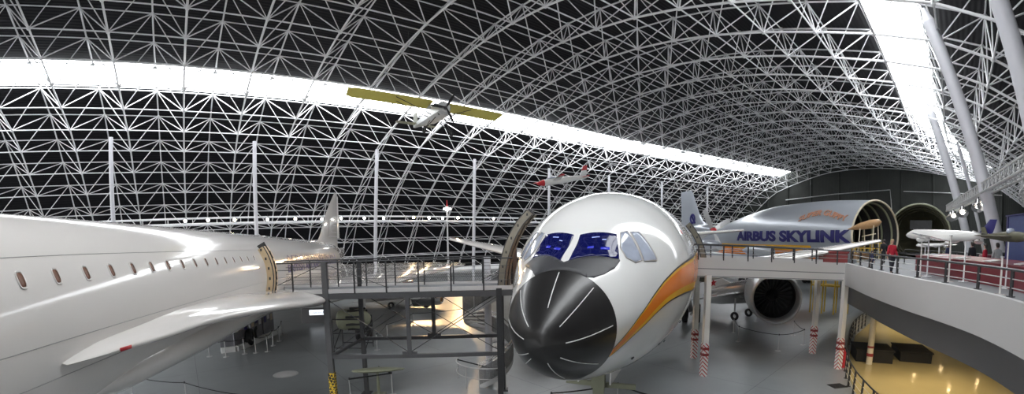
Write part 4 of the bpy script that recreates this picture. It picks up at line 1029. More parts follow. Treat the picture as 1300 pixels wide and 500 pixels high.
for px, zt, lab in (((892.4, 477), 4.6, 'white walkway post with checked foot, nearest to the orange cheat line'), ((880.4, 454.5), 4.6, 'white walkway post with checked foot, just behind the one by the cheat line'), ((1031, 448.5), 4.4, 'white walkway post with checked foot right of the bare engine pod'), ((1063.4, 468), 4.4, 'white walkway post with checked foot under the corner of the mezzanine')):
    p = at_z(*px); r_ = .135
    t = root('support_post', p, 0, lab, 'post', 'support posts of the elevated walkway')
    mb = MB(); mb.bar(p, p + V((0, 0, zt)), .24, .24, (0, 1, 0)); mb.build('shaft', 'offwhite', t)
    hz = 1.55
    mb = MB(); mb.box(p + V((0, 0, hz / 2)), (.27, .27, hz)); mb.build('checked_sleeve', 'hazard_r', t)
    for zz in (1.02, 1.3): mb = MB(); mb.box(p + V((0, 0, zz)), (.29, .29, .12)); mb.build('red_band', 'red_dark', t)
t = root('extinguisher', at_z(1069, 467), 0, 'dark red fire extinguisher at the foot of the corner walkway post', 'fire extinguisher')
p = at_z(1069.5, 466); mb = MB(); mb.lathe(p, (0, 0, 1), [(0, .02), (0, .11), (.75, .11), (.88, .04), (.95, .03)], 16); mb.build('body', 'red', t, 40); mb = MB(); mb.box(p + V((0, 0, .98)), (.14, .05, .06)); mb.tube([p + V((.05, 0, .95)), p + V((.16, 0, .8)), p + V((.13, 0, .3))], .015, 6); mb.build('hose', 'black', t)

# ------------------------------------------------------------------ rope barriers
def stanchion_proto():
    r = root('barrier_post', (0, 0, 0), 0, 'slim steel barrier post', 'barrier post')
    mb = MB(); mb.lathe((0, 0, 0), (0, 0, 1), [(0, .02), (.0, .17), (.02, .17), (.035, .06)], 20); mb.build('base', 'alu_matte', r, 40)
    mb = MB(); mb.rod((0, 0, .02), (0, 0, .93), .024, 10); mb.build('pole', 'alu_matte', r, 40)
    mb = MB(); mb.lathe((0, 0, .9), (0, 0, 1), [(0, .034), (.07, .034), (.085, .02), (.085, .001)], 12); mb.build('belt_head', 'dark_steel', r, 40)
    return r
proto = None
def stanchion(p, label, group):
    global proto
    p = V((p.x, p.y, p.z if p.z > 2 else 0))
    if proto is None: proto = stanchion_proto(); proto.location = p; proto['label'] = label; proto['group'] = group; return proto
    return dup(proto, p, None, label, group)
def rope(a, b, label, sag=.08, z=.93, group='barrier ropes', m='black', r=.018):
    a = V((a.x, a.y, a.z + z if a.z > 2 else z)); b = V((b.x, b.y, b.z + z if b.z > 2 else z)); mb = MB(); n = 12
    mb.tube([a.lerp(b, i / n) - V((0, 0, sag * 4 * (i / n) * (1 - i / n))) for i in range(n + 1)], r, 6)
    o = mb.build('barrier_rope', m, None, 60); tag(o, label, 'rope', group); return o
def chain(pxs, what, ropes=True, closed=False, names=None):
    P = [at_z(*p) for p in pxs]
    for i, p in enumerate(P): stanchion(p, names[i] if names else 'slim steel barrier post ' + what, 'barrier posts ' + what)
    if ropes:
        for a, b in zip(P, P[1:] + ([P[0]] if closed else [])): rope(a, b, 'black barrier rope ' + what, group='barrier ropes ' + what)
    return P
chain([(931, 422), (937, 433.5), (987.5, 445.5), (1019.6, 438), (1007, 426)], 'round the bare engine pod')
chain([(951.5, 401), (960, 408)], 'behind the bare engine pod')
chain([(266, 452.5), (287, 453), (310.7, 449), (325, 447.6), (340, 446), (347, 438.5), (355, 433), (358.5, 425)], 'in front of the picture boards under the delta wing')
a, b, c_ = [at_z(*q, .93) for q in ((164, 476.7), (234, 485.6), (318, 502))]
for p in (a, b, c_): p.z = 0; stanchion(p, 'slim steel barrier post below the wing root at the bottom left', 'barrier posts below the wing root')
rope(a, b, 'left length of black rope below the wing root at the bottom left', group='barrier ropes below the wing root'); rope(b, c_, 'right length of black rope below the wing root, running to the picture bottom', group='barrier ropes below the wing root')
gp = at_z(784.5, 487, .93); l_ = at_z(700, 499, .93); r_ = at_z(832, 503, .93)
for p, s in ((gp, 'beside the nose wheels'), (l_, 'left of the nose wheels'), (r_, 'right of the nose wheels')): p.z = 0; stanchion(p, 'slim steel barrier post ' + s + ' of the black-nosed airliner', 'barrier posts at the nose wheels')
rope(l_, gp, 'black rope left of the nose wheels of the black-nosed airliner', .05, r=.025, group='ropes at the nose wheels'); rope(gp, r_, 'black rope right of the nose wheels of the black-nosed airliner', .05, r=.025, group='ropes at the nose wheels')
chain([(479, 444), (492, 430), (525, 414), (597, 405)], 'on the floor beyond the footbridge')

# picture boards under the wing
pa, pb = at_z(281, 448), at_z(350, 425)
for i in range(4):
    f = i / 4; a = at_z(*[(281, 448), (300, 445.5), (321, 437), (337, 430)][i]); b = at_z(*[(299, 445.5), (319, 438), (336, 430), (350, 424)][i]); d = (b - a).normalized(); n = V((-d.y, d.x, 0))
    r = root('picture_board', a.lerp(b, .5), 0, ('picture board under the delta wing, leftmost of four', 'picture board under the delta wing, second from the left', 'picture board under the delta wing, third from the left', 'picture board under the delta wing, rightmost of four')[i], 'display board', 'picture boards under the delta wing')
    mb = MB(); mb.bar(a + V((0, 0, .15)), b + V((0, 0, .15)), .35, .3); mb.build('plinth', 'paper', r)
    mb = MB(); mb.bar(a + n * .1 + V((0, 0, 1.15)), b + n * .1 + V((0, 0, 1.15)), .06, 1.7); mb.build('panel', 'photo_grey', r)
    for k in range(3):
        c = a.lerp(b, .2 + .3 * k) + n * .06; mb = MB(); w = (b - a).length * .2
        mb.bar(c - d * w * .5 + V((0, 0, 1.3 + .15 * (k % 2))), c + d * w * .5 + V((0, 0, 1.3 + .15 * (k % 2))), .012, .45); mb.build('picture', ('navy', 'paper', 'cream')[(k + i) % 3], r)
# info kiosk
k0 = at_z(384, 411); k1 = at_z(419, 409.5); d = (k1 - k0).normalized(); n = V((-d.y, d.x, 0))
t = root('information_kiosk', k0.lerp(k1, .5), 0, 'dark grey kiosk with a lit white sign behind the footbridge post', 'kiosk')
mb = MB(); mb.prism([k0, k1, k1 + n * .5, k0 + n * .5], (0, 0, 1.15)); mb.build('cabinet', 'fascia_dark', t)
M['lit_sign'] = mat('lit_sign_face', (.8, .8, .8), .4, noise=.03, emit=(.85, .92, 1), estr=.7)
mb = MB(); s0 = k0.lerp(k1, .28) - n * .03; s1 = k0.lerp(k1, .93) - n * .03; mb.prism([s0 + V((0, 0, .66)), s1 + V((0, 0, .66)), s1 + V((0, 0, 1.06)), s0 + V((0, 0, 1.06))], n * .04); sg = mb.build('sign', 'lit_sign', t)
def sgn(u, v, w): return s0 + d * (.1 + u) + V((0, 0, .76 + v)) - n * (.01 + w)
letters('Concorde', .2, sgn, .01, .0, 2, (s1 - s0).length - .25).build('sign_lettering', 'navy', sg)

# engine on a tubular stand
ec = at_z(448, 444); t = root('display_engine', ec, 0, 'grey green aircraft engine on a tubular stand behind the footbridge post', 'engine')
mb = MB(); mb.lathe(ec + V((-.9, .1, 1.75)), (1, .25, 0), [(0, .3), (.1, .52), (.5, .62), (.9, .55), (1.3, .62), (1.6, .5), (1.9, .3), (2.0, .05)], 28); mb.build('casing', 'olive_pale', t, 50)
mb = MB()
for k in range(9):
    a = 2 * pi * k / 9; q = ec + V((-.2, .3 + .62 * cos(a), 1.75 + .62 * sin(a))); mb.rod(q, q + V((.9, .22, 0)), .07, 8)
mb.build('cylinders', 'dark_steel', t, 40)
mb = MB()
for x in (-.9, 1.0):
    for y in (-.6, .8): mb.rod(ec + V((x, y, 0)), ec + V((x, y, 1.9)), .035, 8)
    mb.rod(ec + V((x, -.6, 1.2)), ec + V((x, .8, 1.2)), .035, 8); mb.rod(ec + V((x, -.6, .2)), ec + V((x, .8, 1.2)), .03, 8)
for y in (-.6, .8):
    for z in (.25, 1.1, 1.9): mb.rod(ec + V((-.9, y, z)), ec + V((1.0, y, z)), .035, 8)
mb.build('stand', 'dark_steel', t, 40)
# pale green blade on a post with a barrier
q = at_r(479, 470, 17.8); q0 = V((q.x, q.y, 0)); t = root('blade_exhibit', q0, 0, 'pale green flat elongated blade mounted on a pale green post under the bridge', 'exhibit')
mb = MB(); mb.loft([[q + V((x, w * cos(2 * pi * k / 12), .02 + h * sin(2 * pi * k / 12) + .06 * x)) for k in range(12)] for x, w, h in ((-1.1, .02, .01), (-1.0, .12, .05), (-.6, .22, .09), (0, .26, .11), (.6, .2, .08), (1.05, .1, .04), (1.15, .02, .01))]); mb.build('blade', 'olive_pale', t, 60)
mb = MB(); mb.rod(q0, q - V((0, 0, .05)), .07, 12, .05); mb.box(q0 + V((0, 0, .02)), (.5, .5, .04)); mb.build('post', 'olive_pale', t, 40)
for i, px in enumerate(((443.5, 483), (497, 478))):
    p = at_r(*px, 17.3 if i == 0 else 17.6); stanchion(V((p.x, p.y, 0)), 'slim barrier post ' + ('left' if i == 0 else 'right') + ' of the pale green blade under the bridge', 'barrier posts at the pale green blade')
    if i == 0: pa_ = V((p.x, p.y, 0))
    else: rope(pa_, V((p.x, p.y, 0)), 'black barrier bar in front of the pale green blade', 0, r=.03, group=None) ; rope(V((p.x, p.y, 0)), V((p.x - .8, p.y + .9, 0)), 'black barrier bar right of the pale green blade', 0, r=.03)

# ------------------------------------------------------------------ small aircraft behind the bridge
def axis_plane(name, nose, tail, label, cat='airplane'):
    nose, tail = V(nose), V(tail); t = root(name, ((nose.x + tail.x) / 2, (nose.y + tail.y) / 2, 0 if nose.z < 5 else (nose.z + tail.z) / 2), 0, label, cat); return t
# red and silver jet, nose to the right
n_, t_ = at_r(561, 378, 40), at_r(440, 371, 44); d = (t_ - n_); L = d.length; d.normalize(); sd = V((-d.y, d.x, 0)).normalized(); upv = V((0, 0, 1))
t = axis_plane('jet_airplane', n_, t_, 'bronze-nosed red and silver jet on the floor behind the footbridge')
mb = MB(); mb.lathe(n_, d, [(.05, .42), (.0, .5), (.15, .62), (1.2, .82), (2.6, .95)], 28); mb.build('nose_cowl', 'chrome', t, 50)
mb = MB(); mb.lathe(n_, d, [(.05, .42), (.8, .4), (.8, .02)], 24); mb.build('air_intake', 'wood', t, 50)
mb = MB(); mb.lathe(n_, d, [(2.6, .95), (4.5, 1.02), (6.5, .9), (8.5, .5), (9, .2)], 28); mb.build('fuselage', 'matte_white', t, 50)
mb = MB(); c = n_ + d * 4.2 + upv * .75; mb.prism([c - sd * 1.1 - d * 1.2, c - sd * 1.1 + d * 2.6, c - sd * 1.1 + d * 2.9 + upv * .75, c - sd * 1.1 - d * 1.0 + upv * .6], sd * 1.2); mb.build('red_cowling', 'red_dark', t)
for s in (-1, 1):
    mb = MB(); r0 = n_ + d * 3.2 + sd * s * .8 - upv * .1; r1 = n_ + d * 5.8 + sd * s * .8 - upv * .1; e0 = n_ + d * 5.2 + sd * s * 5.2; e1 = n_ + d * 6.4 + sd * s * 5.2
    mb.loft([[r0, r0.lerp(r1, .3) + upv * .14, r1, r0.lerp(r1, .3) - upv * .1], [e0, e0.lerp(e1, .3) + upv * .06, e1, e0.lerp(e1, .3) - upv * .05]]); mb.build('wing', 'alu_matte', t, 40)
for q in (n_ + d * 1.5, n_ + d * 4.6 + sd, n_ + d * 4.6 - sd):
    mb = MB(); q0 = V((q.x, q.y, 0)); mb.rod(q0 + upv * .3, q - upv * .5, .05, 8); g = mb.build('landing_gear', 'alu_matte', t, 40); mb = MB(); wheel(mb, q0 + upv * .32, sd, .32, .18); mb.build('tyre', 'black', g, 50)
# mast
m0 = at_r(568.5, 312, 51.5); m1 = at_r(567, 254, 51.5); m1 = V((m0.x, m0.y, m1.z)); t = root('mast', (m0.x, m0.y, 0), 0, 'thin white mast with red tip before the far wall', 'mast')
mb = MB(); mb.rod((m0.x, m0.y, 0), m1 - upv * .8, .12, 10, .08); mb.build('pole', 'steel_white', t, 40); mb = MB(); mb.rod(m1 - upv * .8, m1, .08, 10, .05); mb.build('red_tip', 'red', t, 40)
mb = MB(); c = m1 - upv * 1.0; mb.rod(c - V((.45, 0, 0)), c + V((.45, 0, 0)), .09, 8); mb.ball(c, .22, n=12, m=8); mb.build('lamp_head', 'lamp_white', t, 60)
# silver jet with red star fin (right, behind the engine pod)
n_, t_ = at_r(958, 368, 36), at_r(896, 377, 38); d = (t_ - n_).normalized(); sd = V((-d.y, d.x, 0)).normalized(); n_ = n_ - d * 3
t = axis_plane('fighter_jet', n_, t_, 'polished silver jet with a red star on its fin behind the bare engine pod')
mb = MB(); mb.lathe(n_, d, [(0, .55), (.2, .68), (1.5, .85), (4, .9), (6, .75), (7.3, .5), (7.3, .4)], 28); mb.build('fuselage', 'alu', t, 50)
c = n_ + d * 4.6 + upv * .55; mb = MB(); fpts = [c, c + d * 2.6 - upv * .1, c + d * 2.7 + upv * 1.35, c + d * 2.2 + upv * 1.35]; mb.prism([p - sd * .07 for p in fpts], sd * .14); mb.build('tail_fin', 'paper', t)
sc_ = c + d * 2.05 + upv * .52 + (sd * -.085 if sd.y > 0 else sd * .085); star = []
for i in range(10):
    rr = .34 if i % 2 == 0 else .14; a = pi / 2 + pi * i / 5; star.append(sc_ + d * rr * cos(a) + upv * rr * sin(a))
mb = MB(); mb.prism(star, (sd * -.02 if sd.y > 0 else sd * .02)); mb.build('star_marking', 'red', t)
for s in (-1, 1):
    c = n_ + d * 2.2 + sd * s * .8; e = n_ + d * 4.8 + sd * s * 5; mb = MB(); mb.loft([[c, c + d * .7 + upv * .14, c + d * 2.2, c + d * .7 - upv * .1], [e, e + d * .4 + upv * .06, e + d * 1.2, e + d * .4 - upv * .05]]); mb.build('wing', 'alu', t, 40)
for q in (n_ + d * 1, n_ + d * 4 + sd * 1.2, n_ + d * 4 - sd * 1.2):
    mb = MB(); q0 = V((q.x, q.y, 0)); mb.rod(q0 + upv * .3, q - upv * .4, .06, 8); g = mb.build('landing_gear', 'alu_matte', t, 40); mb = MB(); wheel(mb, q0 + upv * .33, sd, .33, .18); mb.build('tyre', 'black', g, 50)

# ------------------------------------------------------------------ aircraft hanging from the roof
# yellow-winged light aircraft
wl, wr = at_r(441, 115.5, 35.5), at_r(634, 149, 40); sp_ = (wr - wl); span = sp_.length; sp_.normalize(); fw = V((sp_.y, -sp_.x, -.03)).normalized(); upw = fw.cross(sp_) * -1
upw = sp_.cross(fw); upw = upw if upw.z > 0 else -upw; upw.normalize()
cc = wl.lerp(wr, .55)
t = root('light_airplane', cc, 0, 'hanging light aircraft with long yellow wings in front of the left skylight', 'airplane')
for s, e in ((-1, wl), (1, wr)):
    fw0, up0 = fw, upw; fw = V((sp_.y, -sp_.x, .15)).normalized(); upw = sp_.cross(fw); upw = (upw if upw.z > 0 else -upw).normalized()
    c = cc + sp_ * s * .5; rings = []
    for f in (0, .25, .5, .75, .93, 1):
        ch = 1.75 * (1 if f < .95 else .75); o_ = c.lerp(e, f)
        rings.append([o_ + fw * ch * .45, o_ + fw * ch * .25 + upw * .13, o_ - fw * ch * .1 + upw * .12, o_ - fw * ch * .55, o_ - fw * ch * .1 - upw * .03, o_ + fw * ch * .3 - upw * .04])
    mb = MB(); mb.loft(rings); mb.build('wing', 'wing_yellow', t, 40); fw, upw = fw0, up0
    for fo in (.5, -.4):
        mb = MB(); mb.rod(cc + sp_ * s * .35 + fw * fo - upw * 1.05, c.lerp(e, .45) + fw * fo, .03, 6); mb.build('wing_strut', 'dark_steel', t)
bc = cc - upw * .75
def fr(x, y, z): return bc + (fw * x + sp_ * y + upw * z) * 1.25
rings = []
for x, w, z0, z1 in ((1.75, .28, -.25, .3), (1.6, .40, -.42, .42), (1.0, .45, -.5, .45), (.5, .46, -.5, .5), (.4, .46, -.5, .62), (-.8, .44, -.48, .62), (-1.4, .36, -.38, .40), (-3, .24, -.2, .3), (-4.6, .08, -.02, .2)):
    rings.append([fr(x, -w, z0 * .6), fr(x, -w, z1 * .6), fr(x, -w * .5, z1), fr(x, w * .5, z1), fr(x, w, z1 * .6), fr(x, w, z0 * .6), fr(x, w * .5, z0), fr(x, -w * .5, z0)])
mb = MB(); mb.loft(rings); mb.build('fuselage', 'tin', t, 30)
mb = MB(); mb.prism([fr(.42, -.47, .1), fr(-.7, -.455, .1), fr(-.7, -.455, .55), fr(.2, -.47, .55)], sp_ * .01 * -1); mb.prism([fr(.42, .47, .1), fr(-.7, .455, .1), fr(-.7, .455, .55), fr(.2, .47, .55)], sp_ * .01); mb.prism([fr(.52, -.3, .46), fr(.52, .3, .46), fr(.42, .25, .62), fr(.42, -.25, .62)], fw * .01); mb.build('cabin_glazing', 'glass_pale', t)
mb = MB()
for a in range(5): q = fr(1.4, 0, 0); u = sp_ * cos(2 * pi * a / 5 + .3) + upw * sin(2 * pi * a / 5 + .3); mb.rod(q + u * .3, q + u * .62, .1, 8)
mb.build('engine_cylinders', 'dark_steel', t, 40)
mb = MB(); mb.lathe(fr(1.7, 0, 0), fw, [(0, .16), (.2, .14), (.38, .02)], 14); pr_ = mb.build('propeller_hub', 'dark_steel', t, 50)
for ang in (R(62), R(182), R(302)):
    u = sp_ * cos(ang) + upw * sin(ang); w = u.cross(fw); mb = MB(); c = fr(1.9, 0, 0); mb.loft([[c + u * f * 1.35 - w * cw, c + u * f * 1.35 + fw * .02, c + u * f * 1.35 + w * cw, c + u * f * 1.35 - fw * .02] for f, cw in ((.05, .05), (.4, .11), (.8, .1), (1, .04))]); mb.build('blade', 'black', pr_, 40)
for s in (-1, 1):
    mb = MB(); q = fr(.7, s * .95, -1.35); mb.rod(fr(.9, s * .3, -.45), q, .04, 6); mb.rod(fr(-.2, s * .3, -.45), q, .035, 6); g = mb.build('landing_gear', 'dark_steel', t); mb = MB(); wheel(mb, q, sp_, .3, .16); mb.build('tyre', 'black', g, 50)
    mb = MB(); c = fr(-4.0, s * .08, .15); e = fr(-4.25, s * 1.55, .2); mb.loft([[c + fw * .5, c + upw * .04, c - fw * .6, c - upw * .04], [e + fw * .3, e + upw * .02, e - fw * .45, e - upw * .02]]); mb.build('tailplane', 'olive_pale', t, 40)
mb = MB(); mb.prism([fr(-3.7, -.03, .2), fr(-4.8, -.03, .2), fr(-4.95, -.03, 1.1), fr(-4.3, -.03, 1.15)], sp_ * .06); mb.build('tail_fin', 'olive_pale', t)
for q in (cc + sp_ * 2.5, cc - sp_ * 2.5, fr(-3.5, 0, .3)):
    mb = MB(); mb.rod(q, q + V((0, 0, 6.0)), .012, 5); mb.build('suspension_wire', 'dark_steel', t)
# red and white slim aircraft
n_, t_ = at_r(681, 233.5, 54), at_r(746, 224, 57); d = (t_ - n_); L = d.length; d.normalize(); sd = V((-d.y, d.x, 0)).normalized()
t = root('target_drone', n_.lerp(t_, .5), 0, 'hanging slim white and red aircraft above the black-nosed airliner', 'airplane')
mb = MB(); mb.lathe(n_, d, [(0, .02), (.25, .2), (.8, .36), (1.0, .39)], 20); mb.build('nose_cone', 'red', t, 50)
mb = MB(); mb.lathe(n_, d, [(1.0, .39), (2.2, .42), (4, .4), (L - .3, .22), (L, .1)], 20); mb.build('fuselage', 'white', t, 50)
mb = MB(); mb.loft([[n_ + d * x + upv * (.32 + .0) + sd * y * w for y in (-1, 1)] + [n_ + d * x + upv * (.32 + hh) + sd * y * w * .5 for y in (1, -1)] for x, w, hh in ((1.2, .05, .02), (1.7, .18, .22), (2.4, .18, .22), (2.9, .05, .03))]); mb.build('canopy', 'glass_pale', t)
for s in (-1, 1):
    c = n_ + d * 2.0 + sd * s * .35 + upv * .1; e = n_ + d * 1.2 + sd * s * 4.2 + upv * .4
    w_ = lambda a, b: [a, a + d * .3 + upv * .08, a + d * b, a + d * .3 - upv * .05]
    m1_ = c.lerp(e, .68)
    mb = MB(); mb.loft([w_(c, 1.1), w_(m1_, .85)]); mb.build('wing', 'white', t, 40); mb = MB(); mb.loft([w_(m1_, .85), w_(e, .7)]); mb.build('wing_tip', 'red', t, 40)
    c = t_ - d * 1.0 + sd * s * .15; e = c + sd * s * 1.5; mb = MB(); mb.loft([w_(c, .7), w_(e, .4)]); mb.build('tailplane', 'red', t, 40)
c = t_ - d * 1.2 + upv * .2; mb = MB(); mb.prism([c - sd * .05, c + d * 1.0 - sd * .05, c + d * 1.05 + upv * .65 - sd * .05, c + d * .35 + upv * .65 - sd * .05], sd * .1); mb.build('tail_fin', 'tin', t)
c = c + upv * .65; mb = MB(); mb.prism([c + d * .3 - sd * .055, c + d * 1.06 - sd * .055, c + d * 1.12 + upv * .6 - sd * .055, c + d * .6 + upv * .6 - sd * .055], sd * .11); mb.build('fin_tip', 'red', t)
for f_ in (1.5, L - 1): mb = MB(); q = n_ + d * f_; mb.rod(q, q + V((0, 0, 6.5)), .012, 5); mb.build('suspension_wire', 'dark_steel', t)
# ================================================================== THINGS ON THE MEZZANINE
ZM = 4.6
# long red counter
FL = [at_z(1158, 344.5, ZM), at_z(1172, 347.5, ZM), at_z(1194, 352, ZM), at_z(1230, 358.5, ZM), at_z(1270, 366, ZM), at_z(1300, 374, ZM)]
FL = [V((p.x + .35, p.y + .1, ZM)) for p in FL]
t = root('display_counter', FL[2], 0, 'long dark red display counter along the railing on the mezzanine', 'counter')
inn = [p + V((1.5, -.75 + .9 * (i / 5), 0)) for i, p in enumerate(FL)]
mb = MB(); mb.loft([[a, a + V((0, 0, .86)), b + V((0, 0, 1.0)), b] for a, b in zip(FL, inn)]); mb.build('body', 'counter_red', t)
mb = MB(); mb.loft([[a + V((-.04, 0, .86)), a + V((-.04, 0, .91)), b + V((0, 0, 1.05)), b + V((0, 0, 1.0))] for a, b in zip(FL, inn)]); mb.build('sloped_top', 'counter_red', t)
for i, f_ in enumerate((.4, 1.25, 2.3, 3.35, 4.4)):
    k = int(f_); u = f_ - k; a = FL[k].lerp(FL[k + 1], u) + V((0, 0, .925)); b = inn[k].lerp(inn[k + 1], u) + V((0, 0, 1.065)); d = (FL[k + 1] - FL[k]).normalized(); w = (b - a)
    mb = MB(); q = a + w * .12; mb.add([q - d * .3, q + d * .3, q + d * .3 + w * .45, q - d * .3 + w * .45, q - d * .3 + V((0, 0, .02)), q + d * .3 + V((0, 0, .02)), q + d * .3 + w * .45 + V((0, 0, .02)), q - d * .3 + w * .45 + V((0, 0, .02))], [(0, 1, 2, 3), (7, 6, 5, 4), (0, 4, 5, 1), (1, 5, 6, 2), (2, 6, 7, 3), (3, 7, 4, 0)])
    o = mb.build('information_card', 'paper', None)
    tag(o, 'white information card on the dark red counter, ' + ('farthest along, at its left end', 'second from its left end', 'third from its left end', 'fourth from its left end', 'nearest, at its right end')[i], 'sign', 'cards on the red counter')
mb = MB(); a = at_z(1262, 331, 5.9); 
t = root('maroon_counter', at_z(1285, 352, ZM), 0, 'dark maroon block with black rounded tops behind the red counter', 'counter')
q = at_z(1285, 352, ZM); mb = MB(); mb.box(q + V((.1, .2, .55)), (3.2, 1.1, 1.1), Matrix.Rotation(R(-38), 3, 'Z')); mb.build('body', 'maroon', t, bevel=.06)
mb = MB(); mb.ball(q + V((-.4, .3, 1.12)), .42, (1.2, .9, .35), 18, 10); mb.ball(q + V((.6, -.4, 1.12)), .42, (1.2, .9, .35), 18, 10); mb.build('cushion', 'black', t, 180)
# blue display panel
a = at_r(1279, 300, 29); b = at_r(1318, 300, 25); a.z = b.z = ZM; d = (b - a).normalized(); n = V((-d.y, d.x, 0))
t = root('blue_panel', a.lerp(b, .5), 0, 'tall blue display panel with lighter lower band at the right picture edge', 'display board')
mb = MB(); mb.prism([p + V((0, 0, .95)) for p in (a, b, b + n * .2, a + n * .2)], (0, 0, 2.1)); mb.build('upper_panel', 'blue', t); mb = MB(); mb.prism([a, b, b + n * .2, a + n * .2], (0, 0, .95)); mb.build('lower_panel', 'blue_light', t)
mb = MB(); mb.bar(a + V((0, 0, 3.07)), b + V((0, 0, 3.07)), .26, .06); mb.bar(a, a + V((0, 0, 3.07)), .08, .26, d); mb.build('frame', 'navy', t)

def model_airliner(nose, tail, label, bodym, tailm, double=True, stand=True, cat='model airplane', name='model_airliner', tail_label=None):
    nose, tail = V(nose), V(tail); d = (tail - nose); L = d.length; d.normalize(); sd = V((-d.y, d.x, 0)).normalized(); u = d.cross(sd); u = u if u.z > 0 else -u
    t = root(name, nose.lerp(tail, .5), 0, label, cat); R_ = L * .052
    def P(x, y, z): return nose + d * L * x + sd * L * y + u * L * z
    rings = []
    for x, w, z0, z1 in ((0, .003, -.012, -.006), (.012, .016, -.024, .01), (.04, .032, -.036, .028), (.08, .042, -.043, .050 if double else .04), (.12, .047, -.046, .064 if double else .046), (.25, .049, -.048, .066 if double else .048), (.6, .049, -.048, .066 if double else .048), (.75, .043, -.034, .062 if double else .047), (.88, .026, -.004, .054), (.97, .012, .022, .046), (1, .004, .03, .04)):
        zc = (z0 + z1) / 2; h = (z1 - z0) / 2; rings.append([P(x, w * .8 * cos(2 * pi * k / 24), (zc + h * sin(2 * pi * k / 24)) * .8) for k in range(24)])
    mb = MB(); mb.loft(rings); mb.build('fuselage', bodym, t, 60)
    for s in (-1, 1):
        mb = MB(); rr = []
        for f, le, ch, y, z in ((0, .32, .24, .03, -.03), (.35, .46, .14, .2, -.012), (1, .66, .04, .54, .02)):
            a, b = P(le, s * y, z), P(le + ch, s * y, z); th = u * L * .012 * (1 - f * .7); rr.append([a, a.lerp(b, .3) + th, b, a.lerp(b, .3) - th])
        mb.loft(rr); mb.build('wing', bodym, t, 40)
        for y, x in ((.17, .40), (.33, .52)):
            mb = MB(); mb.lathe(P(x, s * y, -.035), d, [(0, L * .014), (L * .02, L * .019), (L * .06, L * .017), (L * .09, L * .006)], 14); mb.build('engine', bodym, t, 50)
        mb = MB(); rr = []
        for le, ch, y, z in ((.86, .10, .015, .035), (.95, .04, .19, .05)):
            a, b = P(le, s * y, z), P(le + ch, s * y, z); th = u * L * .006; rr.append([a, a.lerp(b, .3) + th, b, a.lerp(b, .3) - th])
        mb.loft(rr); mb.build('tailplane', bodym, t, 40)
    mb = MB(); rr = []
    for le, ch, z in ((.84, .14, .035), (.89, .11, .08), (.95, .07, .145)):
        a, b = P(le, 0, z), P(le + ch, 0, z); th = sd * L * .008; rr.append([a, a.lerp(b, .3) + th, b, a.lerp(b, .3) - th])
    mb.loft(rr); mb.build('tail_fin', tailm, t, 40)
    for sg in (1, -1):
        mb = MB(); mb.add([P(.018, sg * .0145, -.001), P(.031, sg * .0225, .003), P(.031, sg * .019, .011), P(.021, sg * .0105, .007)], [(0, 1, 2, 3)]); o = mb.build('cockpit_window', 'black', t); so = o.modifiers.new('t', 'SOLIDIFY'); so.thickness = .02; so.offset = 0
    if stand:
        for x in (.3, .72):
            mb = MB(); q = P(x, 0, -.03); g = V((q.x, q.y, ZM)); mb.rod(g, q, .035, 8); mb.box(g + V((0, 0, .02)), (.3, .3, .04))
            mb.build('stand', 'steel_white', t, 40)
    return t
model_airliner(at_r(1150.5, 297.5, 27), at_r(1262, 303.5, 23.2), 'large white double-deck airliner model with blue tail on the mezzanine', 'white', 'navy')
model_airliner(at_r(1163, 311, 33), at_r(1205, 311, 31), 'small white airliner model below the large white double-deck model', 'white', 'white', False)
# dark olive warplane / helicopter-like model
n_, t_ = at_r(1304, 301, 21.5), at_r(1246, 299.5, 23.5); d = (t_ - n_); L = d.length; d.normalize(); sd = V((-d.y, d.x, 0)).normalized(); upv = V((0, 0, 1))
t = root('model_warplane', n_.lerp(t_, .5), 0, 'dark olive propeller plane model by the blue panel', 'model airplane')
mb = MB(); mb.lathe(n_, d, [(0, .05), (.1, .15), (.5, .2), (1.2, .19), (L * .8, .1), (L, .05)], 20); mb.build('fuselage', 'olive', t, 50)
mb = MB(); mb.lathe(n_ - d * .3, d, [(0, .01), (.08, .1), (.3, .15)], 16); mb.build('spinner', 'paper', t, 50)
for s in (-1, 1):
    c = n_ + d * .6 + sd * s * .15; e = n_ + d * .8 + sd * s * 1.5; mb = MB(); mb.loft([[c, c + d * .2 + upv * .05, c + d * .7, c + d * .2 - upv * .03], [e, e + d * .12 + upv * .02, e + d * .4, e + d * .12 - upv * .02]]); mb.build('wing', 'olive', t, 40)
    c = t_ - d * .35; e = c + sd * s * .5; mb = MB(); mb.loft([[c, c + d * .1 + upv * .02, c + d * .3, c + d * .1 - upv * .02], [e, e + d * .05 + upv * .01, e + d * .2, e + d * .05 - upv * .01]]); mb.build('tailplane', 'olive', t, 40)
c = t_ - d * .4 + upv * .05; mb = MB(); mb.prism([c - sd * .02, c + d * .4 - sd * .02, c + d * .4 + upv * .3 - sd * .02, c + d * .2 + upv * .32 - sd * .02], sd * .04); mb.build('tail_fin', 'olive', t)
mb = MB(); mb.ball(n_ + d * .9 + upv * .2, .16, (1.4, .9, .8), 14, 8); mb.build('canopy', 'glass_pale', t, 180)
q = n_ + d * 1.0; mb = MB(); mb.rod((q.x, q.y, ZM), q - upv * .15, .03, 8); mb.box((q.x, q.y, ZM + .02), (.3, .3, .04)); mb.build('stand', 'steel_white', t, 40)
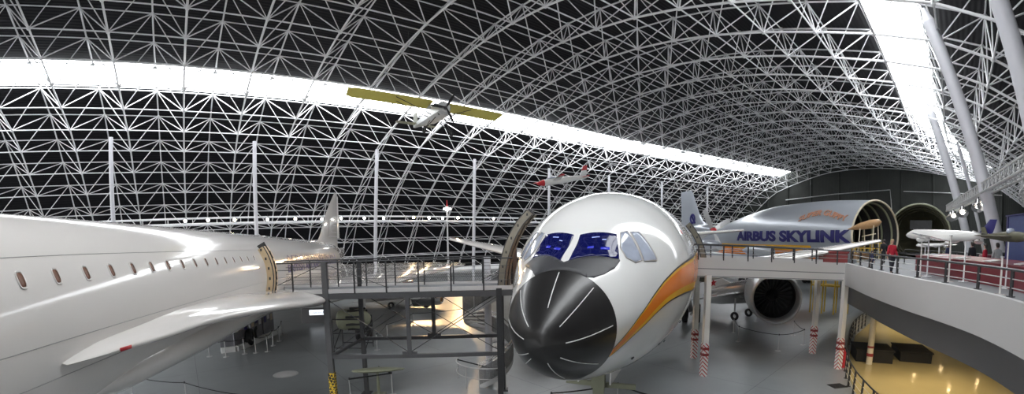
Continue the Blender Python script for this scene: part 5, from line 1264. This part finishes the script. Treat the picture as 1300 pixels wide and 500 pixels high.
# white display poles along the counter
for px, top, lab in (((1168, 350), 303, 'slim white display pole at the left end of the red counter'), ((1204, 357.5), 299, 'tall slim white display pole under the large airliner model'), ((1269, 374), 326, 'slim white display pole before the right part of the red counter')):
    p = at_z(*px, ZM); r = hypot(p.x, p.y); zt = at_r(px[0], top, r).z; t = root('display_pole', p, 0, lab, 'pole', 'white poles along the red counter')
    mb = MB(); mb.lathe(p, (0, 0, 1), [(0, .02), (0, .22), (.025, .22), (.04, .05)], 16); mb.build('base', 'offwhite', t, 40); mb = MB(); mb.rod(p, V((p.x, p.y, zt)), .035, 10); mb.build('pole', 'offwhite', t, 40); mb = MB(); mb.box((p.x, p.y, zt), (.1, .1, .05)); mb.build('clamp', 'alu_matte', t)
# far railings on the mezzanine
def far_rail(pxs, label):
    pts = [at_z(*p, ZM) for p in pxs]; return railing('guard_railing', [tuple(p) for p in pts], ZM, 1.05, label, 2, 2.2, ('dark_steel', 'alu_matte'))
far_rail([(1148, 335), (1172, 337), (1215, 341), (1262, 346), (1300, 351)], 'dark railing across the mezzanine behind the red counter')
far_rail([(1080, 329), (1106, 330), (1136, 330)], 'dark railing on the far mezzanine edge before the open cargo nose')
# brown wooden fuselage shell on struts
a, b = at_r(1076, 291, 46), at_r(1119, 281.5, 44); d = (b - a); L = d.length; d.normalize(); sd = V((-d.y, d.x, 0)).normalized(); m_ = a.lerp(b, .6); g0 = V((m_.x, m_.y, ZM))
t = root('wooden_glider', g0, 0, 'brown wooden glider hull on struts before the open cargo nose', 'airplane')
mb = MB(); mb.loft([[a + d * L * f + sd * w * cos(2 * pi * k / 16) + V((0, 0, h * sin(2 * pi * k / 16))) for k in range(16)] for f, w, h in ((0, .03, .03), (.15, .2, .14), (.4, .45, .3), (.7, .55, .38), (.9, .4, .3), (1, .05, .05))]); mb.build('hull', 'wood', t, 60)
mb = MB()
for f, s in ((.45, -1), (.45, 1), (.85, -1), (.85, 1)): q = a + d * L * f + sd * s * .3; mb.rod(V((q.x, q.y, ZM)) + sd * s * .3, q - V((0, 0, .2)), .045, 8)
mb.rod(a + d * L * .45 - V((0, 0, .9)), a + d * L * .85 - V((0, 0, .9)), .045, 8); mb.build('strut', 'cream', t, 40)
mb = MB(); q = a + d * L * .45; mb.box(V((q.x, q.y, ZM + .25)), (1.6, .8, .5)); mb.build('plinth', 'wood', t)
# yellow scaffold platforms near the cargo nose
def scaffold(px0, px1, r, z0, z1, label):
    a, b = at_r(px0, 320, r), at_r(px1, 320, r - .5); a = V((a.x, a.y, z0)); b = V((b.x, b.y, z0)); d = (b - a).normalized(); n = V((-d.y, d.x, 0)) * 1.2; L = (b - a).length
    t = root('access_platform', a.lerp(b, .5), 0, label, 'scaffold'); mb = MB()
    for k in range(4):
        p = a + d * L * k / 3
        for o_ in (V(), n): mb.bar(p + o_, p + o_ + V((0, 0, z1 - z0 + 1)), .09)
    mb.build('upright', 'yellow_steel', t); mb = MB()
    for o_ in (V(), n):
        for z in (z1 - z0, z1 - z0 + .5, z1 - z0 + 1): mb.bar(a + o_ + V((0, 0, z)), b + o_ + V((0, 0, z)), .08)
    mb.build('guard_rail', 'yellow_steel', t); mb = MB(); mb.prism([p + V((0, 0, z1 - z0 - .1)) for p in (a, b, b + n, a + n)], (0, 0, .12)); mb.build('platform_deck', 'yellow_steel', t)
scaffold(1032, 1078, 42, 0, 2.4, 'yellow steel access platform on the hall floor seen under the elevated walkway')
scaffold(1082, 1116, 47.5, ZM, ZM + .4, 'yellow steel platform right below the brown wooden hull')
# red and grey crate-like display left of the mezzanine corner
q = at_r(1058, 322, 36); t = root('display_table', V((q.x, q.y, ZM)), 0, 'dark red draped table behind the walkway railing at the mezzanine corner', 'table')
mb = MB(); mb.box((q.x, q.y, ZM + .75), (2.2, 1.2, .12), Matrix.Rotation(R(-40), 3, 'Z')); mb.build('tabletop', 'red_dark', t)
mb = MB(); mb.box((q.x, q.y, ZM + .35), (2.0, 1.0, .7), Matrix.Rotation(R(-40), 3, 'Z')); mb.build('drape', 'red_dark', t, bevel=.04)

# ================================================================== PEOPLE
def skin_mesh(nodes, edges, sub=2):
    me = bpy.data.meshes.new('s'); me.from_pydata([n[0] for n in nodes], edges, []); o = bpy.data.objects.new('s', me); COL.objects.link(o)
    m = o.modifiers.new('skin', 'SKIN'); m.use_smooth_shade = True
    for v, n in zip(me.skin_vertices[0].data, nodes): v.radius = (n[1], n[2] if len(n) > 2 else n[1])
    me.skin_vertices[0].data[0].use_root = True
    s = o.modifiers.new('sub', 'SUBSURF'); s.levels = sub
    dg = bpy.context.evaluated_depsgraph_get(); out = bpy.data.meshes.new_from_object(o.evaluated_get(dg)); bpy.data.objects.remove(o); bpy.data.meshes.remove(me); out.shade_smooth(); return out
def person(pos, facing, H, coat, hair, label, stride=.18, arm=.15, long_hair=False, backpack=False, group=None):
    k = H / 1.75; t = root('person', pos, facing, label, 'person', group)
    def S(x, y, z): return (x * k, y * k, z * k)
    # body faces local -Y
    legs = [(-.1, stride), (.1, -stride)]
    N = [(S(0, 0, .98), .125 * k, .1 * k), (S(0, 0, 1.15), .115 * k, .09 * k), (S(0, 0, 1.36), .145 * k, .1 * k), (S(0, .01, 1.49), .05 * k), (S(0, -.005, 1.56), .05 * k), (S(0, -.01, 1.62), .078 * k, .09 * k), (S(0, -.005, 1.69), .074 * k, .085 * k), (S(0, 0, 1.735), .045 * k, .05 * k)]
    E = [(0, 1), (1, 2), (2, 3), (3, 4), (4, 5), (5, 6), (6, 7)]
    for x, s in legs:
        i = len(N); N += [(S(x, 0, .88), .085 * k), (S(x, -s * .3 - .02, .5), .058 * k), (S(x, -s * .8, .12), .04 * k), (S(x, -s * .8 - .04, .045), .036 * k), (S(x * 1.15, -s * .8 - .15, .035), .03 * k)]; E += [(0, i), (i, i + 1), (i + 1, i + 2), (i + 2, i + 3), (i + 3, i + 4)]
    for sx, s in ((-1, -arm), (1, arm)):
        i = len(N); N += [(S(sx * .17, 0, 1.40), .055 * k), (S(sx * .23, s * .2 + .01, 1.13), .042 * k), (S(sx * .235, -s * .4 - .04, .89), .029 * k), (S(sx * .235, -s * .45 - .06, .82), .03 * k, .018 * k)]; E += [(2, i), (i, i + 1), (i + 1, i + 2), (i + 2, i + 3)]
        w = len(N) - 1
        for f, (dy, ln) in enumerate(((-.028, .075), (-.010, .085), (.008, .08), (.024, .065))):
            j = len(N); N += [(S(sx * .235, -s * .45 - .06 + dy, .775), .009 * k), (S(sx * .225, -s * .45 - .062 + dy, .775 - ln * .5), .0085 * k), (S(sx * .212, -s * .45 - .066 + dy, .775 - ln), .007 * k)]; E += [(w, j), (j, j + 1), (j + 1, j + 2)]
        j = len(N); N += [(S(sx * .225, -s * .45 - .10, .80), .010 * k), (S(sx * .215, -s * .45 - .115, .765), .008 * k)]; E += [(w, j), (j, j + 1)]
    me = skin_mesh(N, E, 1); me.materials.append(M['skin']); b = bpy.data.objects.new('body', me); COL.objects.link(b); b.parent = t; WM[b.name] = WM[t.name]
    # face
    mb = MB(); mb.loft([[V(S(x, -.082 - dy, z)) for x, dy, z in ((-w, 0, zz), (w, 0, zz), (w * .6, dyy, zz - .004))] for w, dyy, zz in ((.006, .006, 1.645), (.013, .022, 1.612), (.004, .004, 1.603))]); mb.build('nose', 'skin', b, 60, True)
    for sx in (-1, 1):
        mb = MB(); mb.ball(S(sx * .03, -.083, 1.648), .010 * k, n=8, m=6); mb.build('eye', 'black', b, 180, True)
        mb = MB(); mb.ball(S(sx * .078, 0, 1.63), .022 * k, (.4, .8, 1.2), 8, 6); mb.build('ear', 'skin', b, 180, True)
    mb = MB(); mb.ball(S(0, -.088, 1.580), .02 * k, (1.1, .35, .25), 8, 6); mb.build('mouth', 'red_dark', b, 180, True)
    mb = MB(); prof_ = []
    rings = []
    for z, rx_, ry, yo in ((1.775, .01, .01, .0), (1.765, .05, .055, .0), (1.735, .083, .092, .006), (1.70, .094, .098, .018), (1.66, .096, .09, .032), (1.60, .09, .07, .045), (1.54, .075, .05, .05)) + (((1.46, .085, .04, .06), (1.38, .07, .03, .075)) if long_hair else ()):
        rings.append([V(S(rx_ * cos(2 * pi * q / 18), yo + ry * sin(2 * pi * q / 18), z)) for q in range(18)])
    mb.loft(rings); mb.build('hair', hair, t, 60, True)
    # coat: torso and sleeves
    N = [(S(0, 0, 1.12), .15 * k, .125 * k), (S(0, 0, .92), .165 * k, .135 * k), (S(0, 0, .80), .165 * k, .14 * k), (S(0, .0, 1.32), .165 * k, .125 * k), (S(0, .01, 1.45), .085 * k, .085 * k), (S(0, .01, 1.50), .068 * k, .07 * k)]
    E = [(0, 1), (1, 2), (0, 3), (3, 4), (4, 5)]
    for sx, s in ((-1, -arm), (1, arm)):
        i = len(N); N += [(S(sx * .17, 0, 1.395), .075 * k), (S(sx * .235, s * .2 + .01, 1.13), .062 * k), (S(sx * .24, -s * .4 - .04, .91), .05 * k), (S(sx * .24, -s * .42 - .045, .875), .046 * k)]; E += [(3, i), (i, i + 1), (i + 1, i + 2), (i + 2, i + 3)]
    me = skin_mesh(N, E, 2); me.materials.append(M[coat]); c = bpy.data.objects.new('coat', me); COL.objects.link(c); c.parent = t; WM[c.name] = WM[t.name]
    N = [(S(0, 0, .93), .13 * k, .11 * k)]; E = []
    for x, s in legs:
        i = len(N); N += [(S(x, 0, .85), .098 * k), (S(x, -s * .3 - .02, .5), .075 * k), (S(x, -s * .8, .14), .058 * k), (S(x, -s * .8, .09), .058 * k)]; E += [(0, i), (i, i + 1), (i + 1, i + 2), (i + 2, i + 3)]
    me = skin_mesh(N, E, 2); me.materials.append(M['trousers']); c = bpy.data.objects.new('trousers', me); COL.objects.link(c); c.parent = t; WM[c.name] = WM[t.name]
    for x, s in legs:
        mb = MB(); mb.ball(S(x * 1.1, -s * .8 - .06, .045), .1 * k, (.5, 1.35, .48), 12, 8); mb.build('shoe', 'black', t, 180, True)
    if backpack: mb = MB(); mb.ball(S(0, .2, 1.22), .17 * k, (1, .6, 1.3), 14, 10); mb.build('backpack', 'coat_black', t, 180, True)
    return t
def stand_at(px, r, z=ZM): p = at_r(px, 300, r); return V((p.x, p.y, z))
person(stand_at(1133.5, 26.8), R(-20), 1.72, 'coat_red', 'hair_fair', 'fair-haired person in a red coat walking behind the mezzanine railing', .22, .2, True)
person(stand_at(1108.5, 28.2), R(20), 1.08, 'coat_blue', 'hair_dark', 'child in a navy coat behind the railing, left of the red coat', .15, .12)
person(stand_at(1122.5, 38), R(160), 1.72, 'coat_black', 'hair_dark', 'person in a black coat standing behind the child and the red-coated person', .05, .05)
person(stand_at(1251.5, 28), R(200), 1.66, 'coat_red', 'hair_dark', 'person in a red coat under the tail of the large airliner model', .1, .1)
person(stand_at(1235, 30), R(170), 1.74, 'coat_black', 'hair_dark', 'person in a black coat under the large airliner model', .1, .08)
person(stand_at(1267, 27), R(150), 1.72, 'coat_grey', 'hair_dark', 'person in a pale grey coat left of the blue panel', .1, .08)
person(stand_at(1204.5, 36), R(180), 1.6, 'coat_blue', 'hair_dark', 'person in a navy coat far off behind the tall white pole', .1, .08)

# ================================================================== LIGHT AND CAMERA
w = bpy.data.worlds.new('sky'); SC.world = w; w.use_nodes = True; nt = w.node_tree
bg = nt.nodes['Background']; sk_ = nt.nodes.new('ShaderNodeTexSky'); sk_.sky_type = 'HOSEK_WILKIE'; sk_.turbidity = 9; sk_.ground_albedo = .3; sk_.sun_direction = V((-.3, -.6, .6)).normalized()
hs = nt.nodes.new('ShaderNodeHueSaturation'); hs.inputs["Saturation"].default_value = .06
nt.links.new(sk_.outputs['Color'], hs.inputs['Color']); nt.links.new(hs.outputs['Color'], bg.inputs['Color'])
bg.inputs['Strength'].default_value = 4.3
cam = bpy.data.cameras.new('camera'); co = bpy.data.objects.new('camera', cam); COL.objects.link(co)
co.location = (0, 0, EYE)
co.matrix_world = Matrix.Translation((0, 0, EYE)) @ Matrix((CR, CU, -CF)).transposed().to_4x4()
cam.type = 'PANO'; cam.panorama_type = 'FISHEYE_LENS_POLYNOMIAL'
cam.sensor_fit = 'HORIZONTAL'; cam.sensor_width = 36.0; cam.fisheye_fov = R(175)
cam.fisheye_polynomial_k0 = 0.0; cam.fisheye_polynomial_k1 = -0.06462102; cam.fisheye_polynomial_k2 = 4.158e-05; cam.fisheye_polynomial_k3 = 3.17268e-05; cam.fisheye_polynomial_k4 = -6.09386e-07
cam.shift_y = (CY - 250) / 500.0
cam.clip_end = 1000
SC.camera = co
SC.view_settings.view_transform = 'Standard'; SC.view_settings.look = 'None'; SC.view_settings.gamma = 1; SC.view_settings.use_curve_mapping = False
SC.view_settings.exposure = 1.0
SC.cycles.use_denoising = True
SC.cycles.max_bounces = 6; SC.cycles.diffuse_bounces = 3; SC.cycles.glossy_bounces = 3
SC.cycles.sample_clamp_indirect = 6
